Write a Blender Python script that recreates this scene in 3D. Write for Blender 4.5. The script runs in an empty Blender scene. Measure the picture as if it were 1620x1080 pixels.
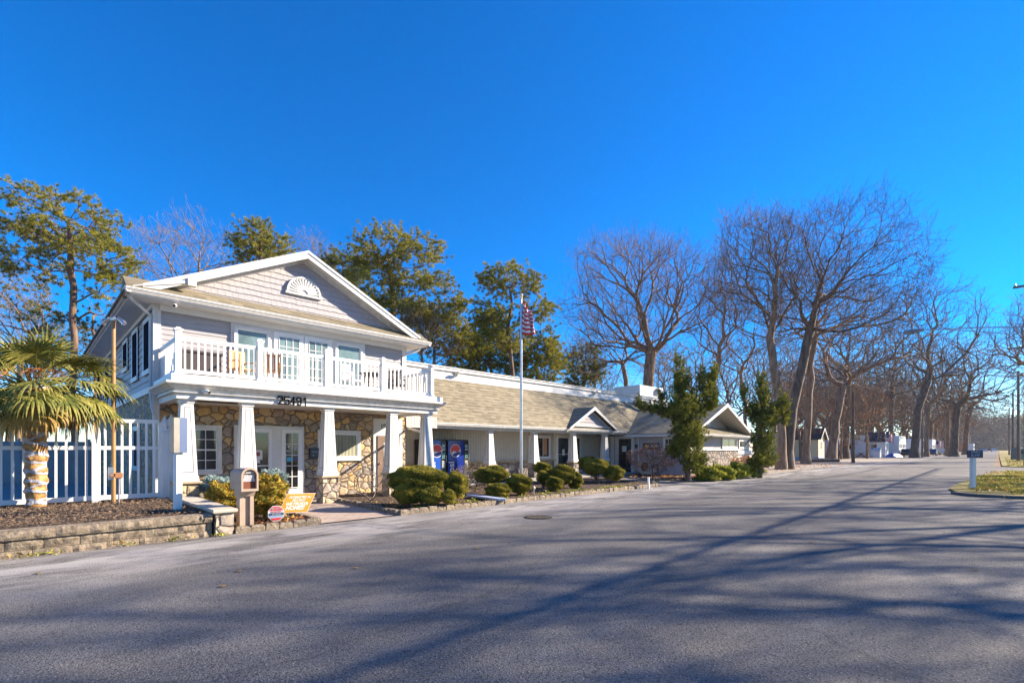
import bpy, math, random
import numpy as np
from mathutils import Vector, Matrix
random.seed(7); RNG = np.random.default_rng(7)
R = math.radians; PI = math.pi
scene = bpy.context.scene
COL = bpy.data.collections.new("Scene"); scene.collection.children.link(COL)
S2 = math.sqrt(.5)
CAMH = 1.55

def W(px, z):                      # picture column and depth -> place on the ground
    u = (px-810)/770.0
    return (z*(1+u)*S2, z*(1-u)*S2)
def G(px, py, H=0.0):              # picture point lying at height H
    z = (CAMH-H)*770.0/(py-709.0)
    return W(px, z)
def HH(py, z): return CAMH+(709.0-py)/770.0*z
def XY(px, Y):                     # X on the plane Y = const
    u = (px-810)/770.0
    return Y*(1+u)/(1-u)

# ------------------------------------------------------------------ materials
def nt(name):
    m = bpy.data.materials.new(name); m.use_nodes = True
    n = m.node_tree; b = n.nodes['Principled BSDF']
    return m, n, b
def ramp(n, fac, stops, interp='LINEAR'):
    r = n.nodes.new('ShaderNodeValToRGB'); r.color_ramp.interpolation = interp
    while len(r.color_ramp.elements) < len(stops): r.color_ramp.elements.new(.5)
    for e, (p, c) in zip(r.color_ramp.elements, stops):
        e.position = p; e.color = (c[0], c[1], c[2], 1)
    n.links.new(fac, r.inputs[0]); return r.outputs[0]
def coord(n, scale=(1,1,1), out='Object', loc=(0,0,0)):
    t = n.nodes.new('ShaderNodeTexCoord'); mp = n.nodes.new('ShaderNodeMapping')
    mp.inputs['Scale'].default_value = scale; mp.inputs['Location'].default_value = loc
    n.links.new(t.outputs[out], mp.inputs[0]); return mp.outputs[0]
def noise(n, vec, scale, detail=4, rough=.55, dist=0):
    t = n.nodes.new('ShaderNodeTexNoise'); t.inputs['Scale'].default_value = scale
    t.inputs['Detail'].default_value = detail; t.inputs['Roughness'].default_value = rough
    t.inputs['Distortion'].default_value = dist
    n.links.new(vec, t.inputs['Vector']); return t.outputs['Fac']
def mixc(n, fac, a, b, mode='MIX'):
    m = n.nodes.new('ShaderNodeMix'); m.data_type = 'RGBA'; m.blend_type = mode
    for k, v in ((0, fac), (6, a), (7, b)):
        if hasattr(v, 'node'): n.links.new(v, m.inputs[k])
        elif k == 0: m.inputs[0].default_value = v
        else: m.inputs[k].default_value = (v[0], v[1], v[2], 1)
    return m.outputs[2]
def math_(n, op, a, b=0.0):
    m = n.nodes.new('ShaderNodeMath'); m.operation = op
    for k, v in ((0, a), (1, b)):
        if hasattr(v, 'node'): n.links.new(v, m.inputs[k])
        else: m.inputs[k].default_value = v
    return m.outputs[0]
def bump(n, b, h, strength=.5, dist=.02, prev=None):
    k = n.nodes.new('ShaderNodeBump'); k.inputs['Strength'].default_value = strength
    k.inputs['Distance'].default_value = dist; n.links.new(h, k.inputs['Height'])
    if prev: n.links.new(prev, k.inputs['Normal'])
    n.links.new(k.outputs[0], b.inputs['Normal']); return k.outputs[0]
def pm(name, c1, c2, scale=6, rough=.7, bs=0, bscale=None, metallic=0, detail=5, bd=.01, lo=.35, hi=.65, spec=None, sc=(1,1,1)):
    m, n, b = nt(name); v = coord(n, sc)
    f = noise(n, v, scale, detail)
    n.links.new(ramp(n, f, [(lo, c1), (hi, c2)]), b.inputs['Base Color'])
    b.inputs['Roughness'].default_value = rough; b.inputs['Metallic'].default_value = metallic
    if spec is not None: b.inputs['Specular IOR Level'].default_value = spec
    if bs: bump(n, b, noise(n, v, bscale or scale*4, 6), bs, bd)
    return m

M = {}
M['white'] = pm('white_paint', (.66,.65,.63), (.53,.515,.48), 2.6, .5, .15, 24, sc=(3,3,.5))
M['white_vinyl'] = pm('white_vinyl', (.77,.765,.745), (.70,.695,.67), 2, .4)
M['trim'] = pm('trim_white', (.66,.65,.63), (.58,.57,.54), 2.3, .5)
M['soffit'] = pm('soffit_panel', (.66,.65,.63), (.60,.59,.57), 2, .6)
M['siding'] = pm('lilac_grey_siding', (.375,.355,.36), (.33,.312,.318), 3, .6, .15, 60, sc=(1,1,5))
M['shake'] = pm('shake_siding', (.41,.375,.38), (.35,.325,.33), 6, .7, .35, 60, sc=(4,1,1))
M['batten'] = pm('batten_siding', (.50,.47,.415), (.44,.415,.37), 2.5, .6)
M['battentrim'] = pm('cream_trim', (.62,.57,.48), (.56,.52,.44), 2, .6)
M['metal'] = pm('brushed_aluminium', (.55,.55,.56), (.42,.42,.44), 5, .35, .05, 60, metallic=.9)
M['darkmetal'] = pm('dark_metal', (.03,.03,.03), (.05,.05,.05), 6, .4, metallic=.5)
M['black'] = pm('black_plastic', (.012,.012,.014), (.02,.02,.022), 8, .35)
M['bark'] = pm('grey_brown_bark', (.14,.088,.055), (.32,.215,.14), 5, .9, .8, 14, bd=.04, sc=(1,1,.25))
M['bark_dark'] = pm('dark_bark', (.085,.058,.042), (.20,.145,.105), 5, .9, .8, 14, bd=.04, sc=(1,1,.25))
M['bark_pale'] = pm('pale_bark', (.26,.195,.14), (.15,.108,.078), 4, .9, .5, 14, bd=.03, sc=(1,1,.3))
M['pinebark'] = pm('pine_bark', (.11,.062,.038), (.20,.125,.082), 6, .9, .9, 12, bd=.04, sc=(1,1,.3))
M['wood'] = pm('brown_painted_pole', (.36,.20,.07), (.28,.15,.055), 5, .45, .1, 40, sc=(1,1,.2))
M['oldwood'] = pm('weathered_wood', (.13,.10,.08), (.22,.18,.14), 6, .85, .4, 40, sc=(1,1,.1))
M['brown_door'] = pm('brown_door', (.20,.125,.085), (.17,.105,.07), 4, .5)
M['tan_plastic'] = pm('tan_plastic', (.40,.30,.225), (.34,.255,.19), 5, .5, .1, 60)
M['rust'] = pm('rusty_red', (.26,.06,.025), (.15,.035,.02), 6, .7)
M['blueboard'] = pm('blue_grey_board', (.36,.40,.52), (.30,.34,.46), 4, .6)
M['concrete'] = pm('cream_capstone', (.52,.46,.36), (.42,.37,.30), 5, .85, .25, 50)
M['block'] = None
def m_block():
    m, n, b = nt('split_face_block'); v = coord(n)
    f = noise(n, v, 9, 6, .65); g = noise(n, v, 1.4, 3)
    c = ramp(n, f, [(.32, (.10,.078,.055)), (.5, (.26,.205,.145)), (.72, (.43,.35,.25))])
    c = mixc(n, math_(n, 'MULTIPLY', g, .35), c, (.20,.155,.11))
    n.links.new(c, b.inputs['Base Color']); b.inputs['Roughness'].default_value = .95
    bump(n, b, noise(n, v, 16, 8, .7), 1, .05); return m
M['block'] = m_block()
def m_stone(name, sc, pal, mortar, yoff=0):
    m, n, b = nt(name); v = coord(n, (1,1,1.25), loc=(0,yoff,0))
    w = n.nodes.new('ShaderNodeTexNoise'); w.inputs['Scale'].default_value = 2.2; n.links.new(v, w.inputs['Vector'])
    va = n.nodes.new('ShaderNodeVectorMath'); va.operation = 'MULTIPLY_ADD'
    n.links.new(w.outputs['Color'], va.inputs[0]); va.inputs[1].default_value = (.14,.14,.14); n.links.new(v, va.inputs[2])
    def vor(feat):
        t = n.nodes.new('ShaderNodeTexVoronoi'); t.feature = feat; t.inputs['Scale'].default_value = sc
        t.inputs['Randomness'].default_value = .95
        n.links.new(va.outputs[0], t.inputs['Vector']); return t
    a = vor('F1'); e = vor('DISTANCE_TO_EDGE')
    s = n.nodes.new('ShaderNodeSeparateColor'); n.links.new(a.outputs['Color'], s.inputs[0])
    st = [(i/len(pal), c) for i, c in enumerate(pal)]
    c = ramp(n, s.outputs[0], st, 'CONSTANT')
    f = noise(n, v, 11, 7, .7)
    c = mixc(n, .75, c, ramp(n, f, [(.3, (.30,.28,.26)), (.6, (.62,.6,.57)), (.75, (.85,.8,.72))]), 'OVERLAY')
    edge = ramp(n, e.outputs[0], [(.015, (0,0,0)), (.045, (1,1,1))])
    c = mixc(n, edge, mortar, c)
    n.links.new(c, b.inputs['Base Color']); b.inputs['Roughness'].default_value = .9
    h = ramp(n, e.outputs[0], [(.0, (0,0,0)), (.07, (.75,.75,.75)), (.25, (1,1,1))])
    p = bump(n, b, h, 1, .06); bump(n, b, f, .6, .025, p)
    return m
M['stone'] = m_stone('fieldstone_veneer', 3.7, [(.44,.29,.14),(.32,.27,.22),(.50,.37,.22),(.27,.235,.20),(.40,.31,.21),(.54,.37,.18),(.33,.27,.23),(.46,.37,.26)], (.22,.18,.14))
M['stonebig'] = m_stone('buff_fieldstone', 3.4, [(.48,.38,.25),(.42,.35,.26),(.50,.41,.30),(.38,.32,.26),(.46,.35,.21)], (.26,.21,.16))
M['stonegrey'] = m_stone('grey_fieldstone', 2.8, [(.26,.225,.20),(.20,.18,.17),(.32,.28,.24),(.16,.145,.14),(.28,.22,.17)], (.13,.115,.10))
M['ledge'] = pm('pier_cap_stone', (.44,.33,.20), (.36,.27,.17), 6, .85, .4, 30)
def m_shingle(name, swap=False, k=1.45, c=((.14,.118,.078),(.215,.183,.122),(.285,.243,.165))):
    m, n, b = nt(name); t = n.nodes.new('ShaderNodeTexCoord'); s = n.nodes.new('ShaderNodeSeparateXYZ')
    n.links.new(t.outputs['Object'], s.inputs[0]); cx = n.nodes.new('ShaderNodeCombineXYZ')
    n.links.new(s.outputs[1 if swap else 0], cx.inputs[0]); n.links.new(math_(n, 'MULTIPLY', s.outputs[2], k), cx.inputs[1])
    br = n.nodes.new('ShaderNodeTexBrick'); br.inputs['Scale'].default_value = 1
    br.inputs['Brick Width'].default_value = .30; br.inputs['Row Height'].default_value = .145
    br.inputs['Mortar Size'].default_value = .006; br.inputs['Mortar Smooth'].default_value = .3
    br.inputs['Color1'].default_value = (0,0,0,1); br.inputs['Color2'].default_value = (1,1,1,1); br.inputs['Mortar'].default_value = (.3,.3,.3,1)
    n.links.new(cx.outputs[0], br.inputs['Vector'])
    v = coord(n); f = noise(n, v, 60, 3, .7); g = noise(n, v, .7, 4)
    a = math_(n, 'ADD', math_(n, 'MULTIPLY', br.outputs['Color'], .45), math_(n, 'ADD', math_(n, 'MULTIPLY', f, .35), math_(n, 'MULTIPLY', g, .35)))
    col = ramp(n, a, [(.25, c[0]), (.55, c[1]), (.85, c[2])])
    n.links.new(col, b.inputs['Base Color']); b.inputs['Roughness'].default_value = .95
    h = math_(n, 'SUBTRACT', math_(n, 'MULTIPLY', br.outputs['Color'], .5), br.outputs['Fac'])
    bump(n, b, h, .6, .01); return m
M['shingle'] = m_shingle('tan_shingle')
M['shingle_side'] = m_shingle('tan_shingle_side', True)
def m_asphalt():
    m, n, b = nt('worn_asphalt'); v = coord(n)
    big = noise(n, v, .22, 5, .6, .4); mid = noise(n, coord(n, (.35,1,1)), 1.3, 5, .6); fine = noise(n, v, 55, 4, .8)
    t = n.nodes.new('ShaderNodeTexVoronoi'); t.inputs['Scale'].default_value = 75; n.links.new(v, t.inputs['Vector'])
    s = n.nodes.new('ShaderNodeSeparateColor'); n.links.new(t.outputs['Color'], s.inputs[0])
    a = math_(n, 'ADD', math_(n, 'MULTIPLY', big, .5), math_(n, 'MULTIPLY', mid, .5))
    c = ramp(n, a, [(.34, (.108,.100,.094)), (.5, (.148,.138,.129)), (.66, (.212,.197,.182))])
    c = mixc(n, .8, c, ramp(n, fine, [(.3, (.2,.2,.2)), (.5, (.5,.5,.5)), (.72, (.86,.86,.86))]), 'OVERLAY')
    speck = ramp(n, s.outputs[0], [(.90, (0,0,0)), (.94, (1,1,1))])
    near = ramp(n, t.outputs['Distance'], [(.25, (1,1,1)), (.42, (0,0,0))])
    c = mixc(n, math_(n, 'MULTIPLY', speck, near), c, (.40,.39,.37))
    speck2 = ramp(n, s.outputs[1], [(.80, (0,0,0)), (.84, (1,1,1))])
    c = mixc(n, math_(n, 'MULTIPLY', speck2, .7), c, (.04,.04,.042))
    # pale dust washed out along the kerb (a stain of the ground itself)
    sp = n.nodes.new('ShaderNodeSeparateXYZ'); n.links.new(v, sp.inputs[0])
    kerb = ramp(n, math_(n, 'MULTIPLY', sp.outputs[1], .1), [(.66, (0,0,0)), (.90, (1,1,1)), (.985, (.45,.45,.45))])
    wv = noise(n, coord(n, (.5,1.6,1)), 1.1, 6, .65, .8)
    c = mixc(n, math_(n, 'MULTIPLY', math_(n, 'MULTIPLY', kerb, ramp(n, wv, [(.38, (0,0,0)), (.58, (1,1,1))])), .8), c, (.44,.41,.38))
    # darker tar seams
    cr = n.nodes.new('ShaderNodeTexVoronoi'); cr.feature = 'DISTANCE_TO_EDGE'; cr.inputs['Scale'].default_value = .17
    wc = n.nodes.new('ShaderNodeTexNoise'); wc.inputs['Scale'].default_value = 1.5; n.links.new(v, wc.inputs['Vector'])
    va = n.nodes.new('ShaderNodeVectorMath'); va.operation = 'MULTIPLY_ADD'; n.links.new(wc.outputs['Color'], va.inputs[0])
    va.inputs[1].default_value = (.9,.9,0); n.links.new(v, va.inputs[2]); n.links.new(va.outputs[0], cr.inputs['Vector'])
    crk = ramp(n, cr.outputs[0], [(.0008, (1,1,1)), (.0018, (0,0,0))])
    c = mixc(n, math_(n, 'MULTIPLY', crk, .45), c, (.05,.05,.05))
    n.links.new(c, b.inputs['Base Color']); b.inputs['Roughness'].default_value = .88; b.inputs['Specular IOR Level'].default_value = .3
    bump(n, b, math_(n, 'ADD', fine, math_(n, 'MULTIPLY', t.outputs['Distance'], .8)), .7, .008); return m
M['asphalt'] = m_asphalt()
def m_litter(name, a, b_, c_, sc=26, leaf=(.36,.19,.075), amt=.70):
    m, n, b = nt(name); v = coord(n)
    f = noise(n, v, sc, 7, .75); g = noise(n, v, .5, 4)
    c = ramp(n, f, [(.32, a), (.5, b_), (.7, c_)])
    t = n.nodes.new('ShaderNodeTexVoronoi'); t.inputs['Scale'].default_value = 11; n.links.new(v, t.inputs['Vector'])
    s = n.nodes.new('ShaderNodeSeparateColor'); n.links.new(t.outputs['Color'], s.inputs[0])
    pick = math_(n, 'MULTIPLY', ramp(n, s.outputs[0], [(amt, (0,0,0)), (amt+.03, (1,1,1))]), ramp(n, t.outputs['Distance'], [(.3, (1,1,1)), (.4, (0,0,0))]))
    pick = math_(n, 'MULTIPLY', pick, ramp(n, g, [(.4, (0,0,0)), (.6, (1,1,1))]))
    c = mixc(n, pick, c, leaf)
    n.links.new(c, b.inputs['Base Color']); b.inputs['Roughness'].default_value = .95
    bump(n, b, f, 1, .04); return m
M['mulch'] = m_litter('dark_mulch', (.02,.012,.009), (.060,.036,.023), (.17,.115,.075), 30)
M['litter'] = m_litter('leaf_litter_soil', (.09,.055,.03), (.20,.12,.07), (.34,.24,.15), 14, (.40,.17,.05), .6)
M['gravel'] = m_litter('pale_gravel', (.18,.15,.12), (.32,.27,.22), (.46,.41,.34), 40, (.38,.2,.08), .75)
M['lawn'] = m_litter('winter_lawn', (.10,.09,.018), (.24,.20,.035), (.40,.31,.08), 24, (.34,.16,.06), .45)
def m_paver():
    m, n, b = nt('clay_pavers'); v = coord(n)
    br = n.nodes.new('ShaderNodeTexBrick'); br.inputs['Scale'].default_value = 1
    br.inputs['Brick Width'].default_value = .22; br.inputs['Row Height'].default_value = .15; br.inputs['Mortar Size'].default_value = .006
    br.inputs['Color1'].default_value = (.42,.30,.23,1); br.inputs['Color2'].default_value = (.34,.27,.22,1); br.inputs['Mortar'].default_value = (.16,.13,.11,1)
    n.links.new(v, br.inputs['Vector'])
    c = mixc(n, ramp(n, noise(n, v, 1.7, 5), [(.45, (0,0,0)), (.7, (.6,.6,.6))]), br.outputs['Color'], (.46,.41,.36))
    n.links.new(c, b.inputs['Base Color']); b.inputs['Roughness'].default_value = .85
    bump(n, b, math_(n, 'SUBTRACT', noise(n, v, 30, 4), br.outputs['Fac']), .5, .01); return m
M['paver'] = m_paver()
def m_glass(name, c=(.02,.025,.03), rough=.05):
    m, n, b = nt(name); v = coord(n)
    n.links.new(ramp(n, noise(n, v, 1.3, 3), [(.4, c), (.7, tuple(k*2.2 for k in c))]), b.inputs['Base Color'])
    b.inputs['Roughness'].default_value = rough; b.inputs['Specular IOR Level'].default_value = .8
    bump(n, b, noise(n, v, 1.2, 2), .05, .05); return m
M['glass'] = m_glass('window_glass')
M['glass_teal'] = m_glass('curtained_glass', (.10,.15,.155), .08)
M['screen'] = pm('dark_insect_screen', (.012,.015,.024), (.020,.023,.034), 3, .95, spec=0.0)
M['glass_dark'] = m_glass('dark_glass', (.008,.009,.012), .08)
def m_leaf(name, c1, c2, c3, sc=3.0):
    m, n, b = nt(name); v = coord(n)
    f = math_(n, 'ADD', math_(n, 'MULTIPLY', noise(n, v, sc, 3), .6), math_(n, 'MULTIPLY', noise(n, v, sc*9, 2), .4))
    c = ramp(n, f, [(.38, c1), (.5, c2), (.62, c3)])
    n.links.new(c, b.inputs['Base Color']); b.inputs['Roughness'].default_value = .6
    b.inputs['Specular IOR Level'].default_value = .25
    tr = n.nodes.new('ShaderNodeBsdfTranslucent'); mx = n.nodes.new('ShaderNodeMixShader'); mx.inputs[0].default_value = .25
    n.links.new(c, tr.inputs[0]); n.links.new(b.outputs[0], mx.inputs[1]); n.links.new(tr.outputs[0], mx.inputs[2])
    n.links.new(mx.outputs[0], n.nodes['Material Output'].inputs[0]); return m
M['pine'] = m_leaf('pine_needles', (.10,.115,.017), (.26,.25,.03), (.48,.40,.05), 1.2)
M['pine2'] = m_leaf('pine_needles_bluish', (.06,.085,.02), (.15,.17,.035), (.30,.29,.05), 1.2)
M['juniper'] = m_leaf('juniper_leaves', (.07,.09,.016), (.18,.19,.026), (.38,.35,.05), 2.5)
M['yew'] = m_leaf('clipped_yew', (.065,.075,.014), (.23,.21,.03), (.47,.37,.055), 3.4)
M['goldleaf'] = m_leaf('golden_privet', (.09,.11,.015), (.32,.24,.03), (.55,.33,.06), 9)
M['bluespruce'] = m_leaf('blue_spruce', (.13,.20,.19), (.24,.32,.31), (.36,.44,.42), 7)
M['grassleaf'] = m_leaf('yellow_green_blades', (.14,.16,.02), (.32,.32,.04), (.50,.46,.09), 6)
M['rustleaf'] = m_leaf('rust_leaves', (.30,.10,.035), (.50,.20,.06), (.62,.32,.13), 2)
M['lawnblade'] = m_leaf('lawn_blades', (.14,.14,.02), (.36,.32,.05), (.52,.42,.12), .8)
M['palm'] = m_leaf('palm_fronds', (.07,.095,.02), (.19,.19,.04), (.40,.33,.08), 5)
M['palmdry'] = m_leaf('dry_fronds', (.20,.12,.03), (.38,.24,.06), (.50,.34,.11), 5)
M['redtwig'] = m_leaf('reddish_maple_twigs', (.14,.05,.035), (.24,.10,.07), (.34,.17,.12), 4)

# ------------------------------------------------------------------ mesh builder
class MB:
    def __init__(s): s.v = []; s.f = []; s.mi = []; s.cur = 0
    def quad(s, *p):
        i = len(s.v); s.v += [tuple(q) for q in p]; s.f.append(tuple(range(i, i+len(p)))); s.mi.append(s.cur); return s
    def box(s, x0, x1, y0, y1, z0, z1, b=0.0, top=None):
        if x0 > x1: x0, x1 = x1, x0
        if y0 > y1: y0, y1 = y1, y0
        if z0 > z1: z0, z1 = z1, z0
        b = min(b, (x1-x0)*.45, (y1-y0)*.45, (z1-z0)*.45)
        i = len(s.v)
        if b <= 0:
            s.v += [(x0,y0,z0),(x1,y0,z0),(x1,y1,z0),(x0,y1,z0),(x0,y0,z1),(x1,y0,z1),(x1,y1,z1),(x0,y1,z1)]
            fs = [(0,3,2,1),(4,5,6,7),(0,1,5,4),(1,2,6,5),(2,3,7,6),(3,0,4,7)]
        else:
            for z, e in ((z0,b),(z0+b,0),(z1-b,0),(z1,b)):
                for X, Y, sx, sy in ((x0,y0,1,1),(x1,y0,-1,1),(x1,y1,-1,-1),(x0,y1,1,-1)):
                    if e: s.v.append((X+sx*e, Y+sy*e, z))
                    else: s.v.append((X+sx*b*.35, Y+sy*b*.35, z))
            fs = [(3,2,1,0),(12,13,14,15)]
            for k in range(3):
                for j in range(4):
                    a = k*4+j; c = k*4+(j+1)%4; fs.append((a,c,c+4,a+4))
        s.f += [tuple(q+i for q in f) for f in fs]; s.mi += [s.cur]*len(fs); return s
    def obox(s, c, ax, ay, az, h):       # oriented box: centre, three axes, half sizes
        c = Vector(c); ax = Vector(ax).normalized()*h[0]; ay = Vector(ay).normalized()*h[1]; az = Vector(az).normalized()*h[2]
        i = len(s.v)
        for k in (-1,1):
            for a, b in ((-1,-1),(1,-1),(1,1),(-1,1)): s.v.append(tuple(c+ax*a+ay*b+az*k))
        fs = [(0,3,2,1),(4,5,6,7),(0,1,5,4),(1,2,6,5),(2,3,7,6),(3,0,4,7)]
        s.f += [tuple(q+i for q in f) for f in fs]; s.mi += [s.cur]*6; return s
    def bar(s, p, q, w, h=None, up=(0,0,1)):
        p = Vector(p); q = Vector(q); d = q-p; h = h or w
        u = Vector(up)
        if abs(d.normalized().dot(u)) > .97: u = Vector((0,1,0))
        a = d.cross(u).normalized(); b = a.cross(d).normalized()
        return s.obox((p+q)/2, d, a, b, (d.length/2, w/2, h/2))
    def tube(s, pts, rad, n=8, cap=True):
        pts = [Vector(p) for p in pts]
        if not hasattr(rad, '__len__'): rad = [rad]*len(pts)
        i = len(s.v); prev = None
        for k, p in enumerate(pts):
            d = (pts[min(k+1,len(pts)-1)]-pts[max(k-1,0)]).normalized()
            if prev is None:
                a = d.cross(Vector((0,0,1)) if abs(d.z) < .9 else Vector((1,0,0))).normalized()
            else:
                a = (prev-d*prev.dot(d)).normalized()
            prev = a; b = d.cross(a)
            for j in range(n):
                t = 2*PI*j/n; s.v.append(tuple(p+(a*math.cos(t)+b*math.sin(t))*rad[k]))
        for k in range(len(pts)-1):
            for j in range(n):
                a0 = i+k*n+j; b0 = i+k*n+(j+1)%n; s.f.append((a0,b0,b0+n,a0+n)); s.mi.append(s.cur)
        if cap:
            s.f.append(tuple(i+j for j in reversed(range(n)))); s.mi.append(s.cur)
            e = i+(len(pts)-1)*n; s.f.append(tuple(e+j for j in range(n))); s.mi.append(s.cur)
        return s
    def lathe(s, c, prof, n=16):
        i = len(s.v)
        for r, z in prof:
            for j in range(n): t = 2*PI*j/n; s.v.append((c[0]+r*math.cos(t), c[1]+r*math.sin(t), c[2]+z))
        for k in range(len(prof)-1):
            for j in range(n):
                a0 = i+k*n+j; b0 = i+k*n+(j+1)%n; s.f.append((a0,b0,b0+n,a0+n)); s.mi.append(s.cur)
        s.f.append(tuple(i+j for j in reversed(range(n)))); s.mi.append(s.cur)
        e = i+(len(prof)-1)*n; s.f.append(tuple(e+j for j in range(n))); s.mi.append(s.cur); return s
    def prism(s, poly, d):                # closed prism: polygon of 3d points pushed along d
        n = len(poly); i = len(s.v); d = Vector(d)
        s.v += [tuple(Vector(p)) for p in poly]+[tuple(Vector(p)+d) for p in poly]
        s.f.append(tuple(i+k for k in range(n))); s.f.append(tuple(i+n+k for k in reversed(range(n)))); s.mi += [s.cur]*2
        for k in range(n):
            a = i+k; b = i+(k+1)%n; s.f.append((b,a,a+n,b+n)); s.mi.append(s.cur)
        return s
    def courses(s, o, u, v, nrm, L, H, step, depth):   # overlapping boards: sawtooth running up v
        o = Vector(o); u = Vector(u).normalized()*L; vv = Vector(v).normalized(); nn = Vector(nrm).normalized()
        k = 0.0
        while k < H-1e-6:
            k2 = min(k+step, H); a = o+vv*k; b = o+vv*k2; dd = depth
            s.quad(a+nn*dd, a+u+nn*dd, b+u+nn*.002, b+nn*.002)
            s.quad(a, a+u, a+u+nn*dd, a+nn*dd)
            k = k2
        return s
    def build(s, name, mat, parent=None, smooth=False):
        me = bpy.data.meshes.new(name)
        off = Vector((0,0,0)); p = parent
        while p is not None: off += p.location; p = p.parent
        v = np.array(s.v, dtype=float)
        if parent is not None and parent.get('_world', 0) or (parent is not None and parent.parent is not None and parent.parent.get('_world', 0)):
            v = v-np.array(off)
        me.from_pydata([tuple(x) for x in v], [], s.f); me.update()
        mats = mat if isinstance(mat, (list, tuple)) else [mat]
        for m in mats: me.materials.append(m)
        if len(mats) > 1: me.polygons.foreach_set('material_index', s.mi)
        if smooth: me.polygons.foreach_set('use_smooth', [True]*len(me.polygons))
        o = bpy.data.objects.new(name, me); COL.objects.link(o)
        if parent is not None: o.parent = parent
        return o
def np_mesh(name, V, F, mat, parent=None, smooth=False):
    """V (n,3), F (m,k) numpy"""
    me = bpy.data.meshes.new(name); k = F.shape[1]
    me.vertices.add(len(V)); me.vertices.foreach_set('co', V.astype(np.float32).ravel())
    me.loops.add(F.size); me.loops.foreach_set('vertex_index', F.astype(np.int32).ravel())
    me.polygons.add(len(F)); me.polygons.foreach_set('loop_start', np.arange(0, F.size, k, dtype=np.int32))
    me.polygons.foreach_set('loop_total', np.full(len(F), k, dtype=np.int32))
    if smooth: me.polygons.foreach_set('use_smooth', np.ones(len(F), dtype=bool))
    me.update(calc_edges=True)
    me.materials.append(mat)
    o = bpy.data.objects.new(name, me); COL.objects.link(o)
    if parent is not None: o.parent = parent
    return o
def tag(o, label=None, cat=None, group=None, kind=None):
    if label: o['label'] = label
    if cat: o['category'] = cat
    if group: o['group'] = group
    if kind: o['kind'] = kind
    return o
def thing(name, label, cat, loc=(0,0,0), rotz=0, group=None, world=False):
    o = bpy.data.objects.new(name, None); COL.objects.link(o); o.location = loc; o.rotation_euler = (0,0,rotz)
    o.empty_display_size = .2
    if world: o['_world'] = 1
    return tag(o, label, cat, group)
def dup(root, loc=None, rotz=None, label=None, scale=None):
    r = root.copy(); COL.objects.link(r)
    if loc is not None: r.location = loc
    if rotz is not None: r.rotation_euler = (0,0,rotz)
    if scale is not None: r.scale = scale if hasattr(scale, '__len__') else (scale,)*3
    if label: r['label'] = label
    for ch in list(root.children):
        c = ch.copy(); COL.objects.link(c); c.parent = r
        for g in list(ch.children):
            d = g.copy(); COL.objects.link(d); d.parent = c
    return r
def text(body, size, mat, parent, loc, rot=(PI/2,0,0), name='lettering', ext=.004, sx=1.0, bold=0.0, align='CENTER'):
    cu = bpy.data.curves.new('t', 'FONT'); cu.body = body; cu.size = size; cu.extrude = ext; cu.offset = bold
    cu.align_x = align; cu.align_y = 'CENTER'
    t = bpy.data.objects.new('t', cu); scene.collection.objects.link(t)
    me = bpy.data.meshes.new_from_object(t.evaluated_get(bpy.context.evaluated_depsgraph_get()))
    bpy.data.objects.remove(t); me.materials.clear(); me.materials.append(mat)
    o = bpy.data.objects.new(name, me); COL.objects.link(o); o.parent = parent
    off = Vector((0,0,0)); p = parent
    if parent.get('_world', 0) or (parent.parent is not None and parent.parent.get('_world', 0)):
        while p is not None: off += p.location; p = p.parent
    o.location = Vector(loc)-off; o.rotation_euler = rot; o.scale = (sx,1,1)
    return o
def solid(name, c, rough=.5):
    return pm(name, c, tuple(k*.9 for k in c), 5, rough)

# ------------------------------------------------------------------ camera, light
cam = bpy.data.cameras.new('camera'); co = bpy.data.objects.new('camera', cam); scene.collection.objects.link(co)
co.location = (0,0,CAMH); co.rotation_euler = (R(90), 0, R(-45))
cam.sensor_width = 36; cam.lens = 770/1620*36; cam.shift_y = 169/1620; cam.clip_end = 3000
scene.camera = co
SUN = Vector((1.65,-1.0,.93)).normalized()
sl = bpy.data.lights.new('sun', 'SUN'); so = bpy.data.objects.new('sun', sl); scene.collection.objects.link(so)
sl.energy = 5.0; sl.angle = R(.7); sl.color = (1,.86,.68)
so.rotation_euler = SUN.to_track_quat('Z', 'Y').to_euler()
w = bpy.data.worlds.new('World'); scene.world = w; w.use_nodes = True
n = w.node_tree; bg = n.nodes['Background']; sky = n.nodes.new('ShaderNodeTexSky'); sky.sky_type = 'NISHITA'
sky.sun_disc = False; sky.sun_elevation = math.asin(SUN.z); sky.sun_rotation = math.atan2(SUN.x, SUN.y)
sky.air_density = 0.95; sky.dust_density = 0.0; sky.ozone_density = 4.5; sky.altitude = 0
hs = n.nodes.new('ShaderNodeHueSaturation'); hs.inputs['Saturation'].default_value = 1.5
hs.inputs['Hue'].default_value = .511
n.links.new(sky.outputs[0], hs.inputs['Color']); n.links.new(hs.outputs[0], bg.inputs[0]); bg.inputs[1].default_value = .093
scene.view_settings.view_transform = 'Standard'; scene.view_settings.look = 'None'
scene.view_settings.exposure = 1.55
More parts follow.
